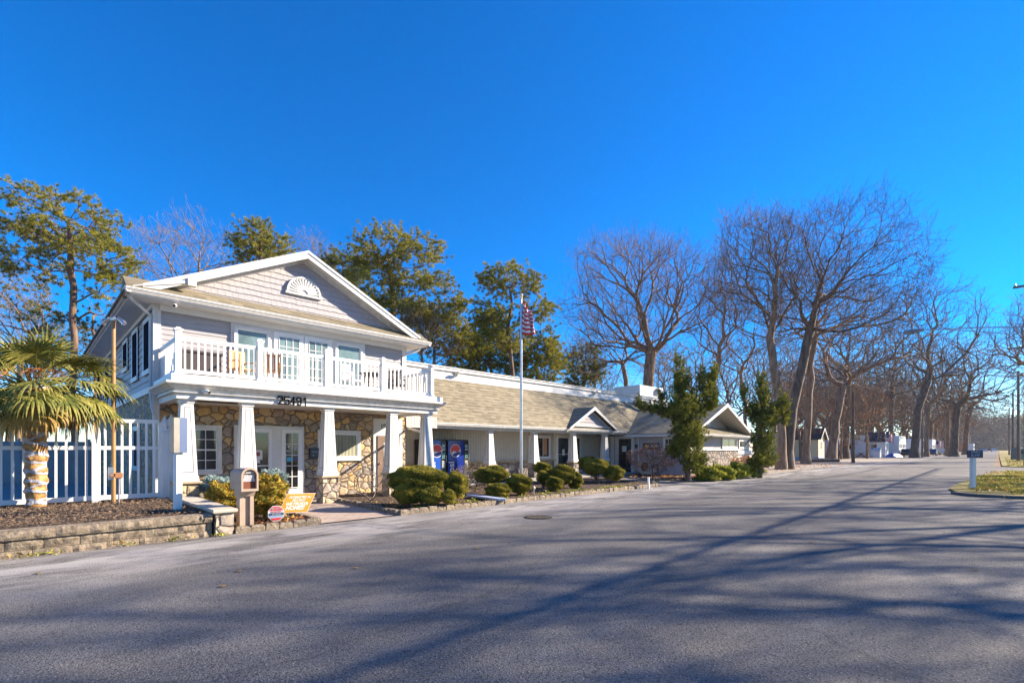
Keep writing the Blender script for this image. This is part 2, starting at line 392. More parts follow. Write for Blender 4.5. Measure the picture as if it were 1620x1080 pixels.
# ================================================================== SETTING
def sheet(name, polys, z, mat, kind='structure', thick=0):
    b = MB()
    for p in polys:
        if thick: b.prism([(x, y, z) for x, y in p], (0,0,-thick))
        else: b.quad(*[(x, y, z) for x, y in p])
    return tag(b.build(name, mat), kind=kind)
def bumpy(name, x0, x1, y0, y1, z, mat, nx, ny, amp, edge=True, inside=None):
    xs = np.linspace(x0, x1, nx); ys = np.linspace(y0, y1, ny); X, Y = np.meshgrid(xs, ys)
    Z = z+amp*(np.sin(X*2.1+Y)*.4+np.sin(X*5.3-Y*3.1)*.3+RNG.normal(0,.35,X.shape))
    if edge:
        Z[0,:] = Z[-1,:] = z-amp*.5; Z[:,0] = Z[:,-1] = z-amp*.5
    V = np.stack([X.ravel(), Y.ravel(), Z.ravel()], 1)
    idx = np.arange(nx*ny).reshape(ny, nx)
    F = np.stack([idx[:-1,:-1].ravel(), idx[:-1,1:].ravel(), idx[1:,1:].ravel(), idx[1:,:-1].ravel()], 1)
    if inside is not None:
        c = V[F].mean(1); F = F[[inside(a[0], a[1]) for a in c]]
    o = np_mesh(name, V, F, mat); return tag(o, kind='structure')
sheet('ground', [[(-700,-700),(1200,-700),(1200,1200),(-700,1200)]], -.02, M['litter'])
sheet('road', [[(-70,-45),(58,-45),(58,9.8),(-70,9.8)], [(58,.3),(900,.3),(900,9.9),(58,9.8)], [(18.6,9.8),(24.5,9.8),(24.5,15.2),(21.2,15.2)]], 0.0, M['asphalt'])
def verge(name, pts, h=.05):
    b = MB(); b.prism([(x,y,h) for x,y in pts], (0,0,-h-.01)); return tag(b.build(name, M['lawn']), kind='structure')
verge('grass_verge', [(21.7,.55),(22.3,.95),(24.5,1.3),(28,1.25),(38,.75),(46,-.1),(46.9,-.8),(46.9,-34),(23.5,-34),(22.3,-6),(21.9,-.2)])
verge('grass_verge', [(57.5,-.9),(60,-.2),(120,-.1),(600,-.1),(600,-60),(57.5,-60)])
b = MB()
for i in range(14):
    x = 22.0+i*.0; 
    b.box(21.55+.0*i, 21.75, .5-.62*(i+1), .5-.62*i-.02, -.01, .085, .02)
b.bar((21.6,.55,.03),(22.3,1.08,.03),.18,.12)
tag(b.build('kerb', M['asphalt']), kind='structure')
sheet('gravel_verge', [[(31.5,9.8),(150,9.9),(150,14.5),(80,15.5),(31.5,13.2)]], .004, M['gravel'])
sheet('paved_walk', [[(4.1,9.85),(6.2,9.85),(6.6,13.2),(9.9,13.2),(9.9,15.5),(2.6,15.5),(2.7,12.8),(4.1,12.8)]], .012, M['paver'])
b = MB(); b.box(9.9,25.6,14.9,17.8,-.02,.14,.01); tag(b.build('porch_slab', pm('porch_concrete', (.36,.34,.31),(.28,.27,.25),2,.85,.2,40)), kind='structure')
bumpy('mulch_bed', -7, 2.36, 10.1, 15.8, .37, M['mulch'], 190, 116, .022)
bumpy('mulch_bed', 2.66, 4.22, 9.95, 12.8, .07, M['mulch'], 50, 80, .02)
def inb3(x, y):
    if x < 6.15+(y-9.8)*.09: return False
    if x > 18.4 + (y-9.8)*.55: return False
    return True
bumpy('mulch_bed', 6.1, 21.0, 9.95, 14.9, .08, M['mulch'], 330, 110, .022, inside=inb3)
bumpy('mulch_bed', 22.2, 33.5, 10.3, 12.2, .06, M['mulch'], 180, 44, .02)
bumpy('mulch_bed', 24.0, 25.6, 12.2, 15.2, .06, M['mulch'], 40, 70, .02)
sheet('pool_deck', [[(-25,15.8),(2.36,15.8),(2.36,40),(-25,40)]], .02, pm('pool_concrete', (.30,.29,.28), (.24,.235,.23), 1.2, .85, .2, 30))
# kerb of small split stones round the beds
def edging(path, h=.13, w=.13, step=.25):
    b = MB()
    for (p, q) in zip(path[:-1], path[1:]):
        p = Vector((p[0],p[1],0)); q = Vector((q[0],q[1],0)); L = (q-p).length; k = max(1, int(L/step)); d = (q-p).normalized(); nn = Vector((-d.y,d.x,0))
        for i in range(k):
            a = p+d*(L*i/k+.006); e = p+d*(L*(i+1)/k-.006); c = (a+e)/2+nn*random.uniform(-.012,.012)
            hh = h+random.uniform(-.018,.018)
            i0 = len(b.v)
            for zz, s_ in ((-.02,1.0),(hh*.75,1.0+random.uniform(-.05,.04)),(hh,.78)):
                for sx, sy in ((-1,-1),(1,-1),(1,1),(-1,1)):
                    pt = c+d*sx*(e-a).length/2*s_+nn*sy*w/2*s_+Vector((random.uniform(-.006,.006),random.uniform(-.008,.008),0))
                    b.v.append((pt.x,pt.y,zz))
            for k2 in range(2):
                for j in range(4):
                    A = i0+k2*4+j; B = i0+k2*4+(j+1)%4; b.f.append((A,B,B+4,A+4)); b.mi.append(0)
            b.f.append((i0+8,i0+9,i0+10,i0+11)); b.mi.append(0)
    return tag(b.build('stone_kerb', M['block']), kind='structure')
edging([(2.70,9.85),(4.22,9.82),(4.3,10.4),(4.25,12.6)])
edging([(6.45,14.4),(6.35,12.6),(6.12,9.85),(8,9.84),(14,9.9),(18.3,9.9),(19.2,10.6)], .12)
edging([(22.0,10.25),(25,10.15),(33.5,10.5)], .09)
edging([(25.2,15.1),(22.0,13.4),(22.0,10.25)], .07, .1)

# ---- retaining wall of split face block
t = thing('retaining_wall', 'low grey split-face block retaining wall in front of the raised mulch bed', 'retaining wall', (-3,9.85,0), world=True)
b = MB()
def rough_block(b, x0, x1, y0, y1, z0, z1, n=6):
    # front face subdivided and jittered, other faces plain
    i0 = len(b.v); nz = 3
    for a in range(nz+1):
        for c in range(n+1):
            e = (a in (0,nz)) or (c in (0,n))
            b.v.append((x0+(x1-x0)*c/n, y0+(0.014 if e else random.uniform(-.022,.008)), z0+(z1-z0)*a/nz))
    for a in range(nz):
        for c in range(n):
            p = i0+a*(n+1)+c; b.f.append((p,p+1,p+n+2,p+n+1)); b.mi.append(b.cur)
    y = y0+.014
    b.quad((x0,y,z1),(x1,y,z1),(x1,y1,z1),(x0,y1,z1)); b.quad((x0,y1,z0),(x0,y,z0),(x0,y,z1),(x0,y1,z1)); b.quad((x1,y,z0),(x1,y1,z0),(x1,y1,z1),(x1,y,z1))
for r, z in enumerate((-.06,.095)):
    x = -7+.2*r; 
    while x < 2.34:
        x2 = min(x+.42+random.uniform(-.03,.03), 2.35); rough_block(b, x+.003, x2-.003, 9.87+r*.012, 10.1, z, z+.15); x = x2
b.build('block_course', M['block'], t)
b = MB(); x = -7
while x < 2.34:
    x2 = min(x+.61, 2.35); rough_block(b, x+.002, x2-.002, 9.835, 10.13, .25, .385, 8); x = x2
b.build('cap_course', M['block'], t)
# ---- stone end wall with cap
t = thing('stone_garden_wall', 'short buff fieldstone wall with a smooth cream capstone running back to the porch', 'garden wall', (2.5,9.8,0), world=True)
b = MB(); b.box(2.38,2.68,9.80,13.1,-.05,.40,.02); b.build('stone_base', M['stonebig'], t)
b = MB()
for i in range(4): b.box(2.33,2.73,9.74+i*.84,9.74+(i+1)*.84-.008,.40,.465,.015)
b.build('capstone', M['concrete'], t)

M['ink'] = pm('black_ink', (.004,.004,.005), (.006,.006,.007), 5, .9, spec=0.0)
# ================================================================== BUILDING PIECES
def frame(b, x0, x1, z0, z1, y, w, d=.05, sides='lrtb', bw=None):
    bw = bw or w
    if 'l' in sides: b.box(x0,x0+w,y-d,y,z0+bw,z1-w,.004)
    if 'r' in sides: b.box(x1-w,x1,y-d,y,z0+bw,z1-w,.004)
    if 't' in sides: b.box(x0,x1,y-d-.004,y,z1-w,z1,.004)
    if 'b' in sides: b.box(x0-.01,x1+.01,y-d-.02,y,z0,z0+bw,.004)
def window(par, x0, x1, z0, z1, y, w=.10, cols=0, rows=0, glass='glass', label=None, mid=False, swap=None, sash=.035, name='window', fd=.05):
    """window facing -Y; swap=(X,dir) turns it to face -X at X with x meaning Y"""
    def T(b):
        if swap is not None: b.v = [(swap+(v[1]-y), v[0], v[2]) for v in b.v]; b.f = [tuple(reversed(f)) for f in b.f]
        return b
    b = MB(); b.box(x0+w*.5,x1-w*.5,y-.012,y+.02,z0+w*.5,z1-w*.5)
    o = T(b).build(name, M[glass], par)
    if label: o['label'] = label
    b = MB(); frame(b, x0, x1, z0, z1, y+.004, w, fd); T(b).build('window_frame', M['trim'], o)
    if fd < .04: return o
    b = MB(); a0, a1, c0, c1 = x0+w, x1-w, z0+w, z1-w
    frame(b, a0-.002, a1+.002, c0-.002, c1+.002, y+.002, sash, .03)
    for i in range(1, cols): X = a0+(a1-a0)*i/cols; b.box(X-.010,X+.010,y-.026,y,c0+sash,c1-sash)
    for i in range(1, rows):
        Z = c0+(c1-c0)*i/rows
        hw = .02 if (mid and i*2 == rows) else .010
        b.box(a0+sash,a1-sash,y-.028-(.008 if hw > .015 else 0),y,Z-hw,Z+hw)
    if mid and not rows: Z = (c0+c1)/2; b.box(a0+sash,a1-sash,y-.03,y,Z-.02,Z+.02)
    T(b).build('sash', M['white_vinyl'], o)
    return o
def column(par, x, y, zp=.78, zt=2.70, z0=0, wb=.42, wt=.25, stone='stonebig', label=None):
    """craftsman column: stone pier, tapered boxed shaft with flat panel lines, plinth and cap"""
    b = MB(); hw = wb/2+.02
    b.box(x-hw,x+hw,y-hw,y+hw,z0-.02,zp-.05,.02); pier = b.build('pier', M[stone], par)
    b = MB(); b.box(x-hw-.05,x+hw+.05,y-hw-.05,y+hw+.05,zp-.055,zp,.012); b.build('pier_cap', M['ledge'], pier)
    b = MB(); i = 0
    def fr(z0,z1,a,c):
        i = len(b.v)
        for z,h in ((z0,a),(z1,c)):
            for sx,sy in ((-1,-1),(1,-1),(1,1),(-1,1)): b.v.append((x+sx*h,y+sy*h,z))
        for f in [(0,3,2,1),(4,5,6,7),(0,1,5,4),(1,2,6,5),(2,3,7,6),(3,0,4,7)]: b.f.append(tuple(q+i for q in f)); b.mi.append(0)
    fr(zp,zp+.13,wb/2+.015,wb/2+.004); fr(zp+.13,zt-.09,wb/2-.012,wt/2); fr(zt-.09,zt,wt/2+.02,wt/2+.03)
    sh = b.build('column', M['white'], par)
    b = MB(); za, zb = zp+.22, zt-.18
    def hwid(z): t = (z-zp-.13)/(zt-.09-zp-.13); return (wb/2-.012)*(1-t)+wt/2*t
    g = .016
    for (dx,dy) in ((0,-1),(-1,0),(1,0)):
        def P(s_, z, o_): 
            h = hwid(z)+o_
            return (x+s_*1.0, y-h, z) if dy else (x+dx*h, y+s_, z)
        for s_ in (-1,1):
            a0 = s_*(hwid(za)-.085); a1 = s_*(hwid(zb)-.085)
            q = [P(a0,za,.0012),P(a0+g*s_,za,.0012),P(a1+g*s_,zb,.0012),P(a1,zb,.0012)]
            b.quad(*(q if (s_ > 0) == (dx <= 0) else q[::-1]))
        for z in (za,zb):
            h = hwid(z)-.085+g
            q = [P(-h,z-g/2,.0014),P(h,z-g/2,.0014),P(h,z+g/2,.0014),P(-h,z+g/2,.0014)]
            b.quad(*q)
    b.build('groove_line', M['groove'], sh)  # flat strips; the shade of the grooves is put into their grey
    return sh
M['groove'] = solid('groove_shade', (.20,.20,.22), .8)
def gutter(par, p, q, h=.13, d=.11, out=(0,-1,0), name='gutter'):
    """K-style gutter along p-q, its top front edge at p,q"""
    p = Vector(p); q = Vector(q); o = Vector(out); b = MB()
    prof = [(0,0),(0,-.03),(-.012,-.035),(-.035,-h*.75),(-.06,-h),(-d-.01,-h),(-d-.01,0.0),(-d+.01,0.0),(-d+.01,-h+.03),(-.03,-h+.06),(-.012,0)]
    poly = [p+o*a+Vector((0,0,c)) for a, c in prof]
    b.prism(poly, q-p); return b.build(name, M['white'], par)

# ================================================================== TWO STOREY OFFICE BUILDING
H = thing('office_building', 'two-storey building in lilac-grey siding over fieldstone with a white balcony and front gable', 'building', (6.12,15.45,0), world=True)
X0,X1,YW = 2.36,9.89,15.45
b = MB(); b.box(X0,X1,YW,30,0,3.04); b.build('stone_wall', M['stone'], H)
b = MB(); b.box(X0+.02,X1-.02,YW+.02,30,3.05,5.36)
b.courses((X0,YW+.02,3.19),(1,0,0),(0,0,1),(0,-1,0),X1-X0,2.1,.135,.02)
b.courses((X0+.02,30,3.19),(0,-1,0),(0,0,1),(-1,0,0),30-YW,2.1,.20,.022)
b.build('siding_wall', M['siding'], H)
b = MB()
b.box(X0-.03,X0+.14,YW-.03,YW+.12,2.98,5.3,.006); b.box(X0-.04,X0,YW+.12,30,3.02,3.19,.005); b.box(X0-.028,X0+.11,YW-.025,YW+.1,.0,2.98,.004)
b.build('corner_trim', M['white'], H)
b = MB(); b.box(X1-.14,X1+.03,YW-.03,YW+.12,2.7,5.3,.006); b.build('corner_trim', M['white'], H)
# roof: gable planes
ap, sl_ = 7.56, .486; xr, xl, xc, yr, yb = 10.6,1.65,6.125,15.0,30.6
def rz(x): return ap-sl_*abs(x-xc)
rb = MB()
th = .05
for s_ in (-1,1):
    xe = xl if s_ < 0 else xr
    rb.prism([(xc,yr-.03,ap),(xe,yr-.03,rz(xe)),(xe,yr-.03,rz(xe)-th),(xc,yr-.03,ap-th)], (0,yb-yr,0))
rb.build('roof', M['shingle_side'], H)
# pent roof strip across the front
b = MB(); b.courses((1.72,14.80,5.43),(1,0,0),(0,.62,.40),(0,-.54,.84),8.83,.80,.145,.012)
b.prism([(1.72,14.80,5.425),(1.72,15.5,5.86),(1.72,15.5,5.3),(1.72,14.80,5.38)],(8.83,0,0)); b.build('pent_roof', M['shingle'], H)
# gable wall with shakes
b = MB(); yg = 15.34
b.prism([(xl+.45,yg,5.70),(xr-.45,yg,5.70),(xc,yg,ap-.06)],(0,.25,0))
z = 5.66; 
while z < ap-.1:
    z2 = min(z+.165, ap-.08); xa = xc-(ap-.05-z)/sl_; xb = xc+(ap-.05-z)/sl_; xa2 = xc-(ap-.05-z2)/sl_; xb2 = xc+(ap-.05-z2)/sl_
    x = xa
    while x < xb-.01:
        wdt = .17+random.uniform(-.03,.03); x2 = min(x+wdt, xb); dz = random.uniform(-.010,.006)
        ta, tb = max(min(x,xb2),xa2), max(min(x2,xb2),xa2); g = .003
        b.quad((x+g,yg-.024,z+dz),(x2-g,yg-.024,z+dz),(tb-g if tb < x2+.001 else tb,yg-.003,z2),(ta+g,yg-.003,z2))
        b.quad((x+g,yg,z+dz),(x2-g,yg,z+dz),(x2-g,yg-.024,z+dz),(x+g,yg-.024,z+dz))
        x = x2
    z = z2
b.build('gable_wall', M['shake'], H)
# rake boards + soffit under rakes
b = MB()
for s_ in (-1,1):
    xe = 2.05 if s_ < 0 else 10.2
    zz = rz(xe)
    b.prism([(xc,yr-.06,ap+.02),(xe,yr-.06,zz+.02),(xe,yr-.06,zz-.05),(xe-s_*.35,yr-.06,zz+sl_*.35-.20),(xc,yr-.06,ap-.20)],(0,.035,0))
    b.prism([(xc,yr-.085,ap+.035),(xe,yr-.085,zz+.035),(xe,yr-.085,zz-.04),(xc,yr-.085,ap-.045)],(0,.024,0))
    b.prism([(xc,yr-.02,ap-.12),(xe,yr-.02,zz-.12),(xe,yr-.02,zz-.15),(xc,yr-.02,ap-.15)],(0,.36,0))
    b.prism([(xc,yg-.05,ap-.15),(xe-s_*.5,yg-.05,zz+sl_*.5-.15),(xe-s_*.6,yg-.05,zz+sl_*.6-.25),(xc,yg-.05,ap-.25)],(0,.03,0))
b.build('rake_board', M['white'], H)
b = MB(); b.box(2.98,3.18,14.86,15.02,5.78,5.98,.01); b.prism([(1.85,14.9,5.50),(3.0,14.9,5.84),(3.0,14.9,5.93),(1.85,14.9,5.52)],(0,.3,0)); b.build('gable_return', M['white'], H)
# soffit and gutters
b = MB(); b.box(1.80,10.46,14.88,YW+.05,5.29,5.34); b.box(1.80,X0+.05,YW+.05,30.4,5.29,5.34); b.box(X1-.05,10.46,YW+.05,30.4,5.29,5.34)
b.box(X0+.1,X1-.1,YW-.10,YW-.02,5.13,5.29,.004)
b.box(X0-.07,X0-.02,YW,30,5.17,5.29,.004); b.build('soffit', M['soffit'], H)
gutter(H,(1.70,14.78,5.45),(10.60,14.78,5.45)); gutter(H,(1.68,14.8,5.45),(1.68,30.4,5.45),out=(-1,0,0)); gutter(H,(10.60,30.4,5.45),(10.60,14.8,5.45),out=(1,0,0))
b = MB(); b.tube([(1.78,15.05,5.33),(1.86,15.1,5.22),(2.30,15.52,4.98),(2.30,15.58,4.85),(2.30,15.58,2.95),(2.32,15.50,2.6),(2.38,15.4,2.3)], .04, 6); b.build('downspout', M['white'], H)
b = MB(); b.tube([(10.45,15.3,5.32),(10.40,15.35,5.2),(9.95,15.5,5.02),(9.93,15.5,4.9)], .04, 6); b.build('downspout', M['white'], H)
# fan vent
f = MB(); fx, fz, fr_ = 6.13, 6.33, .53
pts = [(fx+fr_*math.cos(PI*k/24), yg-.07, fz+fr_*math.sin(PI*k/24)) for k in range(25)]
f.prism(list(reversed(pts)), (0,.07,0)); fan = f.build('fan_vent', M['trim'], H)
f = MB()
for k in range(24):
    a0, a1 = PI*k/24, PI*(k+1)/24
    q = [(fx+r*math.cos(a), yg-.10, fz+r*math.sin(a)) for r, a in ((fr_,a0),(fr_,a1),(fr_*.88,a1),(fr_*.88,a0))]
    f.prism(q, (0,.035,0))
for k in range(14):
    a = PI*(k+.5)/14; f.bar((fx+.1*math.cos(a),yg-.085,fz+.02+.1*math.sin(a)),(fx+fr_*.9*math.cos(a),yg-.085,fz+.02+fr_*.9*math.sin(a)),.035,.03,up=(0,1,0))
f.box(fx-fr_-.03,fx+fr_+.03,yg-.10,yg-.002,fz-.06,fz,.004); f.build('fan_rib', M['white'], fan)
# side windows
for (ya,yb_,za,zb) in ((15.95,16.93,3.55,5.10),(17.92,18.98,3.56,5.14),(19.93,21.0,4.08,5.14),(24.7,26.2,3.6,5.14),(27.9,29.3,3.6,5.14)):
    window(H, ya-.04, yb_+.04, za, zb, 0, .13, glass='screen', swap=X0-.022, fd=.018)
for (ya,yb_,za,zb) in ((17.5,18.7,.9,2.2),(22.5,23.9,.9,2.2)):
    window(H, ya, yb_, za, zb, 0, .09, glass='screen', swap=X0-.01, cols=2, rows=2)
# upper glazing: two windows flank a pair of lite doors
yy = YW-.03
b = MB(); b.box(4.13,8.26,YW-.05,YW+.03,3.27,5.13,.005); b.build('door_surround', M['trim'], H)
window(H, 4.20,5.17,3.42,5.05,YW-.05,.07,glass='glass_teal'); window(H, 7.19,8.15,3.42,5.05,YW-.05,.07,glass='glass_teal')
def lite_door(par, x0, x1, z0, z1, y, gx0, gx1, gz0, gz1, cols, rows, glass='glass', handle=None, label=None):
    b = MB(); b.box(x0,x1,y-.035,y+.01,z0,z1,.004); d = b.build('door', M['white_vinyl'], par)
    if label: d['label'] = label
    b = MB(); b.box(gx0,gx1,y-.040,y-.03,gz0,gz1); b.build('pane', M[glass], d)
    b = MB(); frame(b, gx0-.02, gx1+.02, gz0-.02, gz1+.02, y-.038, .025, .014)
    for i in range(1,cols): X = gx0+(gx1-gx0)*i/cols; b.box(X-.011,X+.011,y-.052,y-.038,gz0,gz1)
    for i in range(1,rows): Z = gz0+(gz1-gz0)*i/rows; b.box(gx0,gx1,y-.054,y-.038,Z-.011,Z+.011)
    b.build('muntin', M['white'], d)
    if handle is not None:
        b = MB(); b.box(handle-.02,handle+.02,y-.05,y-.035,z0+.92,z0+1.12,.004); b.bar((handle,y-.08,z0+1.02),(handle+.1,y-.08,z0+1.02),.02); b.bar((handle,y-.04,z0+1.02),(handle,y-.085,z0+1.02),.02)
        b.build('handle', M['darkmetal'], d)
    return d
lite_door(H, 5.28,6.15,3.29,5.06,YW-.05,5.43,6.02,3.50,4.92,3,5,'glass_teal')
lite_door(H, 6.19,7.06,3.29,5.06,YW-.05,6.33,6.92,3.50,4.92,3,5,'glass_teal')
# recessed lights in soffit
for x in (3.2,4.4,6.2,8.3,9.3): b = MB(); b.lathe((x,15.15,5.272),[(.055,.018),(.06,.0),(.03,-.002)],10); b.build('soffit_light', M['trim'], H)
def camera_bullet(par, x, y, z, d=(.5,-1,-.25)):
    b = MB(); d = Vector(d).normalized(); p = Vector((x,y,z))
    b.tube([p+Vector((-.02,.08,.02)), p+Vector((-.02,.03,.02)), p], [.03,.018,.018], 8); b.tube([p-d*.05, p+d*.14, p+d*.17], [.045,.045,.04], 12)
    o = b.build('security_camera', M['white_vinyl'], par)
    c = MB(); c.lathe((0,0,0),[(.034,0),(.034,.01)],12); m_ = Matrix.Translation(p+d*.172) @ d.to_track_quat('Z','Y').to_matrix().to_4x4()
    c.v = [tuple(m_ @ Vector(v)) for v in c.v]; c.build('lens', M['black'], o)
camera_bullet(H, 2.72,14.95,5.22,(-.3,-1,-.3)); camera_bullet(H, 2.98,13.25,2.90)
# ---- porch beam, cornice, deck
b = MB()
b.box(2.45,9.78,13.33,13.55,2.70,2.84,.004); b.box(2.45,2.68,13.55,YW,2.70,2.84,.004); b.box(9.55,9.78,13.55,YW,2.70,2.84,.004)
b.box(2.68,9.55,13.55,YW,2.745,2.80)
b.box(2.37,9.86,13.25,YW,2.84,2.855,.003); b.box(2.41,9.82,13.30,YW,2.855,2.925,.004)
def fr2(z0,z1,e0,e1):
    i = len(b.v)
    for z,e in ((z0,e0),(z1,e1)):
        for X,Y in ((2.39-e,13.27-e),(9.84+e,13.27-e),(9.84+e,YW),(2.39-e,YW)): b.v.append((X,Y,z))
    for f in [(0,3,2,1),(4,5,6,7),(0,1,5,4),(1,2,6,5),(2,3,7,6),(3,0,4,7)]: b.f.append(tuple(q+i for q in f)); b.mi.append(0)
fr2(2.925,2.94,.03,.03); fr2(2.94,3.03,.04,.15); fr2(3.03,3.085,.17,.18)
b.build('porch_beam', M['white'], H)
b = MB(); b.box(2.33,9.92,13.20,YW,3.085,3.255,.006); b.build('balcony_deck', M['white_vinyl'], H)
# fluorescent light under beam
b = MB(); b.box(3.0,3.9,13.9,14.05,2.70,2.745,.01); b.build('porch_light', M['darkmetal'], H)
# railing
RP = [2.50,4.26,6.02,7.79,9.60]; YR = 13.42
for x in RP:
    b = MB(); b.box(x-.065,x+.065,YR-.065,YR+.065,3.255,4.27,.006); b.box(x-.085,x+.085,YR-.085,YR+.085,3.255,3.33,.012)
    b.box(x-.075,x+.075,YR-.075,YR+.075,4.24,4.27,.004); b.box(x-.095,x+.095,YR-.095,YR+.095,4.27,4.31,.01); b.box(x-.06,x+.06,YR-.06,YR+.06,4.31,4.35,.025)
    b.build('railing_post', M['white_vinyl'], H)
def rail(par, p, q, n, zb=3.35, zt=4.13):
    p = Vector(p); q = Vector(q); b = MB()
    b.bar(p+Vector((0,0,zt)), q+Vector((0,0,zt)), .07,.045); b.bar(p+Vector((0,0,zt-.04)), q+Vector((0,0,zt-.04)), .04,.05); b.bar(p+Vector((0,0,zb)), q+Vector((0,0,zb)), .05,.08)
    for k in range(n):
        c = p+(q-p)*((k+.5)/n); b.box(c.x-.018,c.x+.018,c.y-.018,c.y+.018,zb,zt-.03)
    return b.build('railing', M['white_vinyl'], par)
for a, c in zip(RP[:-1], RP[1:]): rail(H,(a+.065,YR,0),(c-.065,YR,0),12)
rail(H,(2.50,YR+.065,0),(2.50,YW-.02,0),14); rail(H,(9.60,YR+.065,0),(9.60,YW-.02,0),14)
for x in (2.68,3.98,6.10,8.19,9.48): column(H, x, 13.55)
num = MB(); DG = {'2':[(0,.8),(.2,1),(.8,1),(1,.8),(1,.6),(0,0),(1,0)],'5':[(1,1),(0,1),(0,.56),(.75,.6),(1,.42),(1,.15),(.8,0),(0,0)],'4':[(.72,0),(.72,1),(0,.3),(1,.3)],'9':[(1,.5),(.2,.45),(0,.62),(0,.85),(.2,1),(.8,1),(1,.85),(1,.2),(.8,0),(.1,0)],'1':[(.25,.82),(.6,1),(.6,0)]}
xx = 4.65
for ch in '25491':
    q = [(xx+.105*u_, 13.235, 2.71+.195*v_) for u_, v_ in DG[ch]]
    for p0, p1 in zip(q[:-1], q[1:]): num.bar(p0, p1, .029, .02, up=(0,1,0))
    for p0 in q: num.box(p0[0]-.017,p0[0]+.017,13.2255,13.2445,p0[2]-.017,p0[2]+.017)
    xx += .158
num.build('house_number', M['ink'], H)
# ground floor openings
window(H, 2.83,3.90,.83,2.19,YW-.005,.11,cols=3,rows=4,mid=True)
b = MB(); b.box(4.20,6.17,YW-.09,YW+.02,.08,2.22,.005); b.box(4.20,6.17,YW-.35,YW-.05,-.02,.08,.01); b.build('door_surround', M['trim'], H)
d1 = lite_door(H, 4.30,5.20,.09,2.13,YW-.09,4.43,5.10,.28,2.01,1,1,'glass_dark')
b = MB(); b.box(4.43,5.10,YW-.155,YW-.13,1.02,1.06); b.box(4.24,4.28,YW-.13,YW-.09,1.08,1.2,.005); b.build('door_rail', M['white'], d1)
b = MB(); b.box(4.72,4.93,YW-.140,YW-.135,1.22,1.50); b.box(4.70,4.86,YW-.147,YW-.143,1.12,1.32); b.build('notice', M['white'], d1)
b = MB(); b.box(4.76,4.86,YW-.151,YW-.149,1.33,1.44); b.build('notice_panel', solid('notice_red', (.30,.04,.03)), d1)
d2 = lite_door(H, 5.48,6.10,.09,2.13,YW-.09,5.60,5.96,.36,2.01,2,5,'glass_dark')
dec = MB(); dec.lathe((0,0,0),[(.03,0),(.03,.002)],14); dec.v = [(5.68+v[0],YW-.136+v[2],1.60+v[1]) for v in dec.v]; dec.build('sticker', M['white'], d2)
for (x0,x1,z0,z1,c) in ((5.62,5.76,1.43,1.50,(.25,.28,.22)),(5.63,5.76,1.15,1.28,(.05,.42,.62)),(5.80,5.94,1.20,1.26,(.03,.08,.30)),(5.84,5.91,1.48,1.62,(.35,.45,.5)),(5.80,5.94,1.33,1.38,(.12,.16,.2))):
    b = MB(); b.box(x0,x1,YW-.136,YW-.132,z0,z1); b.build('sticker', solid('sticker_colour', c), d2)
b = MB(); b.box(6.34,6.66,YW-.14,YW,1.23,1.56,.012); o = b.build('wall_box', solid('navy_box', (.012,.016,.04), .3), H)
text('PAYMENT', .05, solid('pale_blue_ink', (.45,.55,.75)), o, (6.50,YW-.142,1.44), ext=.002); b = MB(); b.lathe((0,0,0),[(.012,0),(.012,.01)],8); b.v=[(6.43+v[0],YW-.152+v[2],1.33+v[1]) for v in b.v]; b.build('lock', M['metal'], o)
wd = window(H, 6.62,8.10,1.14,2.15,YW-.005,.12,glass='glass_dark')
b = MB()
for k in range(24): x = 6.79+k*.05; b.obox((x,YW-.022,1.645),(1,.35,0),(-.35,1,0),(0,0,1),(.019,.002,.37))
b.build('vertical_blind', solid('blind_slat', (.42,.42,.30)), wd)
b = MB(); b.box(8.58,9.74,YW-.05,YW+.01,.05,2.60,.005); b.build('door_surround', M['trim'], H)
b = MB(); b.box(8.72,9.62,YW-.085,YW-.04,.08,2.0,.004); d = b.build('door', M['brown_door'], H, ); d['label'] = 'plain brown door with a white notice'
b = MB(); b.box(8.95,9.20,YW-.093,YW-.083,1.1,1.75); b.build('notice', M['white'], d)
b = MB(); b.lathe((0,0,0),[(.03,0),(.03,.03),(.02,.05)],10); b.v=[(8.80+v[0],YW-.085-v[2],1.02+v[1]) for v in b.v]; b.build('handle', M['metal'], d)
text('191', .2, M['darkmetal'], H, (9.0,YW-.055,2.33), name='unit_number', bold=.006)
b = MB(); b.box(9.92,11.3,YW-.02,YW+.05,2.36,2.76); b.courses((9.92,YW-.02,2.40),(0,0,1),(1,0,0),(0,-1,0),.36,1.38,.12,.012); b.box(9.92,11.3,YW-.05,YW-.02,2.33,2.40,.003); b.build('infill_panel', M['batten'], H)
# patio things up on the balcony are separate
def deck_chair(label, x, y, rz, mat, grp=None):
    t = thing('patio_chair', label, 'chair', (x,y,3.255), rz, grp)
    b = MB(); b.box(-.24,.24,-.22,.22,.40,.44,.01); b.build('seat', mat, t)
    b = MB()
    for k in range(6): b.box(-.235+k*.082,-.175+k*.082,.19,.215,.46,.92,.004)
    b.box(-.24,.24,.185,.22,.88,.95,.006); b.build('backrest', mat, t)
    for sx in (-1,1):
        for sy in (-1,1): b = MB(); b.box(sx*.22-.02,sx*.22+.02,sy*.2-.02,sy*.2+.02,0,.62 if sy < 0 else .95); b.build('leg', mat, t)
        b = MB(); b.box(sx*.25-.03,sx*.25+.03,-.24,.24,.62,.645,.006); b.build('armrest', mat, t)
teak = pm('orange_teak', (.55,.28,.10), (.42,.20,.07), 8, .5, sc=(1,1,.2)); dk = solid('dark_wicker', (.05,.035,.035), .6)
deck_chair('orange teak chair on the balcony in front of the left upstairs window', 4.15,14.5,.4,teak)
deck_chair('orange teak chair on the balcony beside the second railing post', 4.85,14.3,-.5,teak)
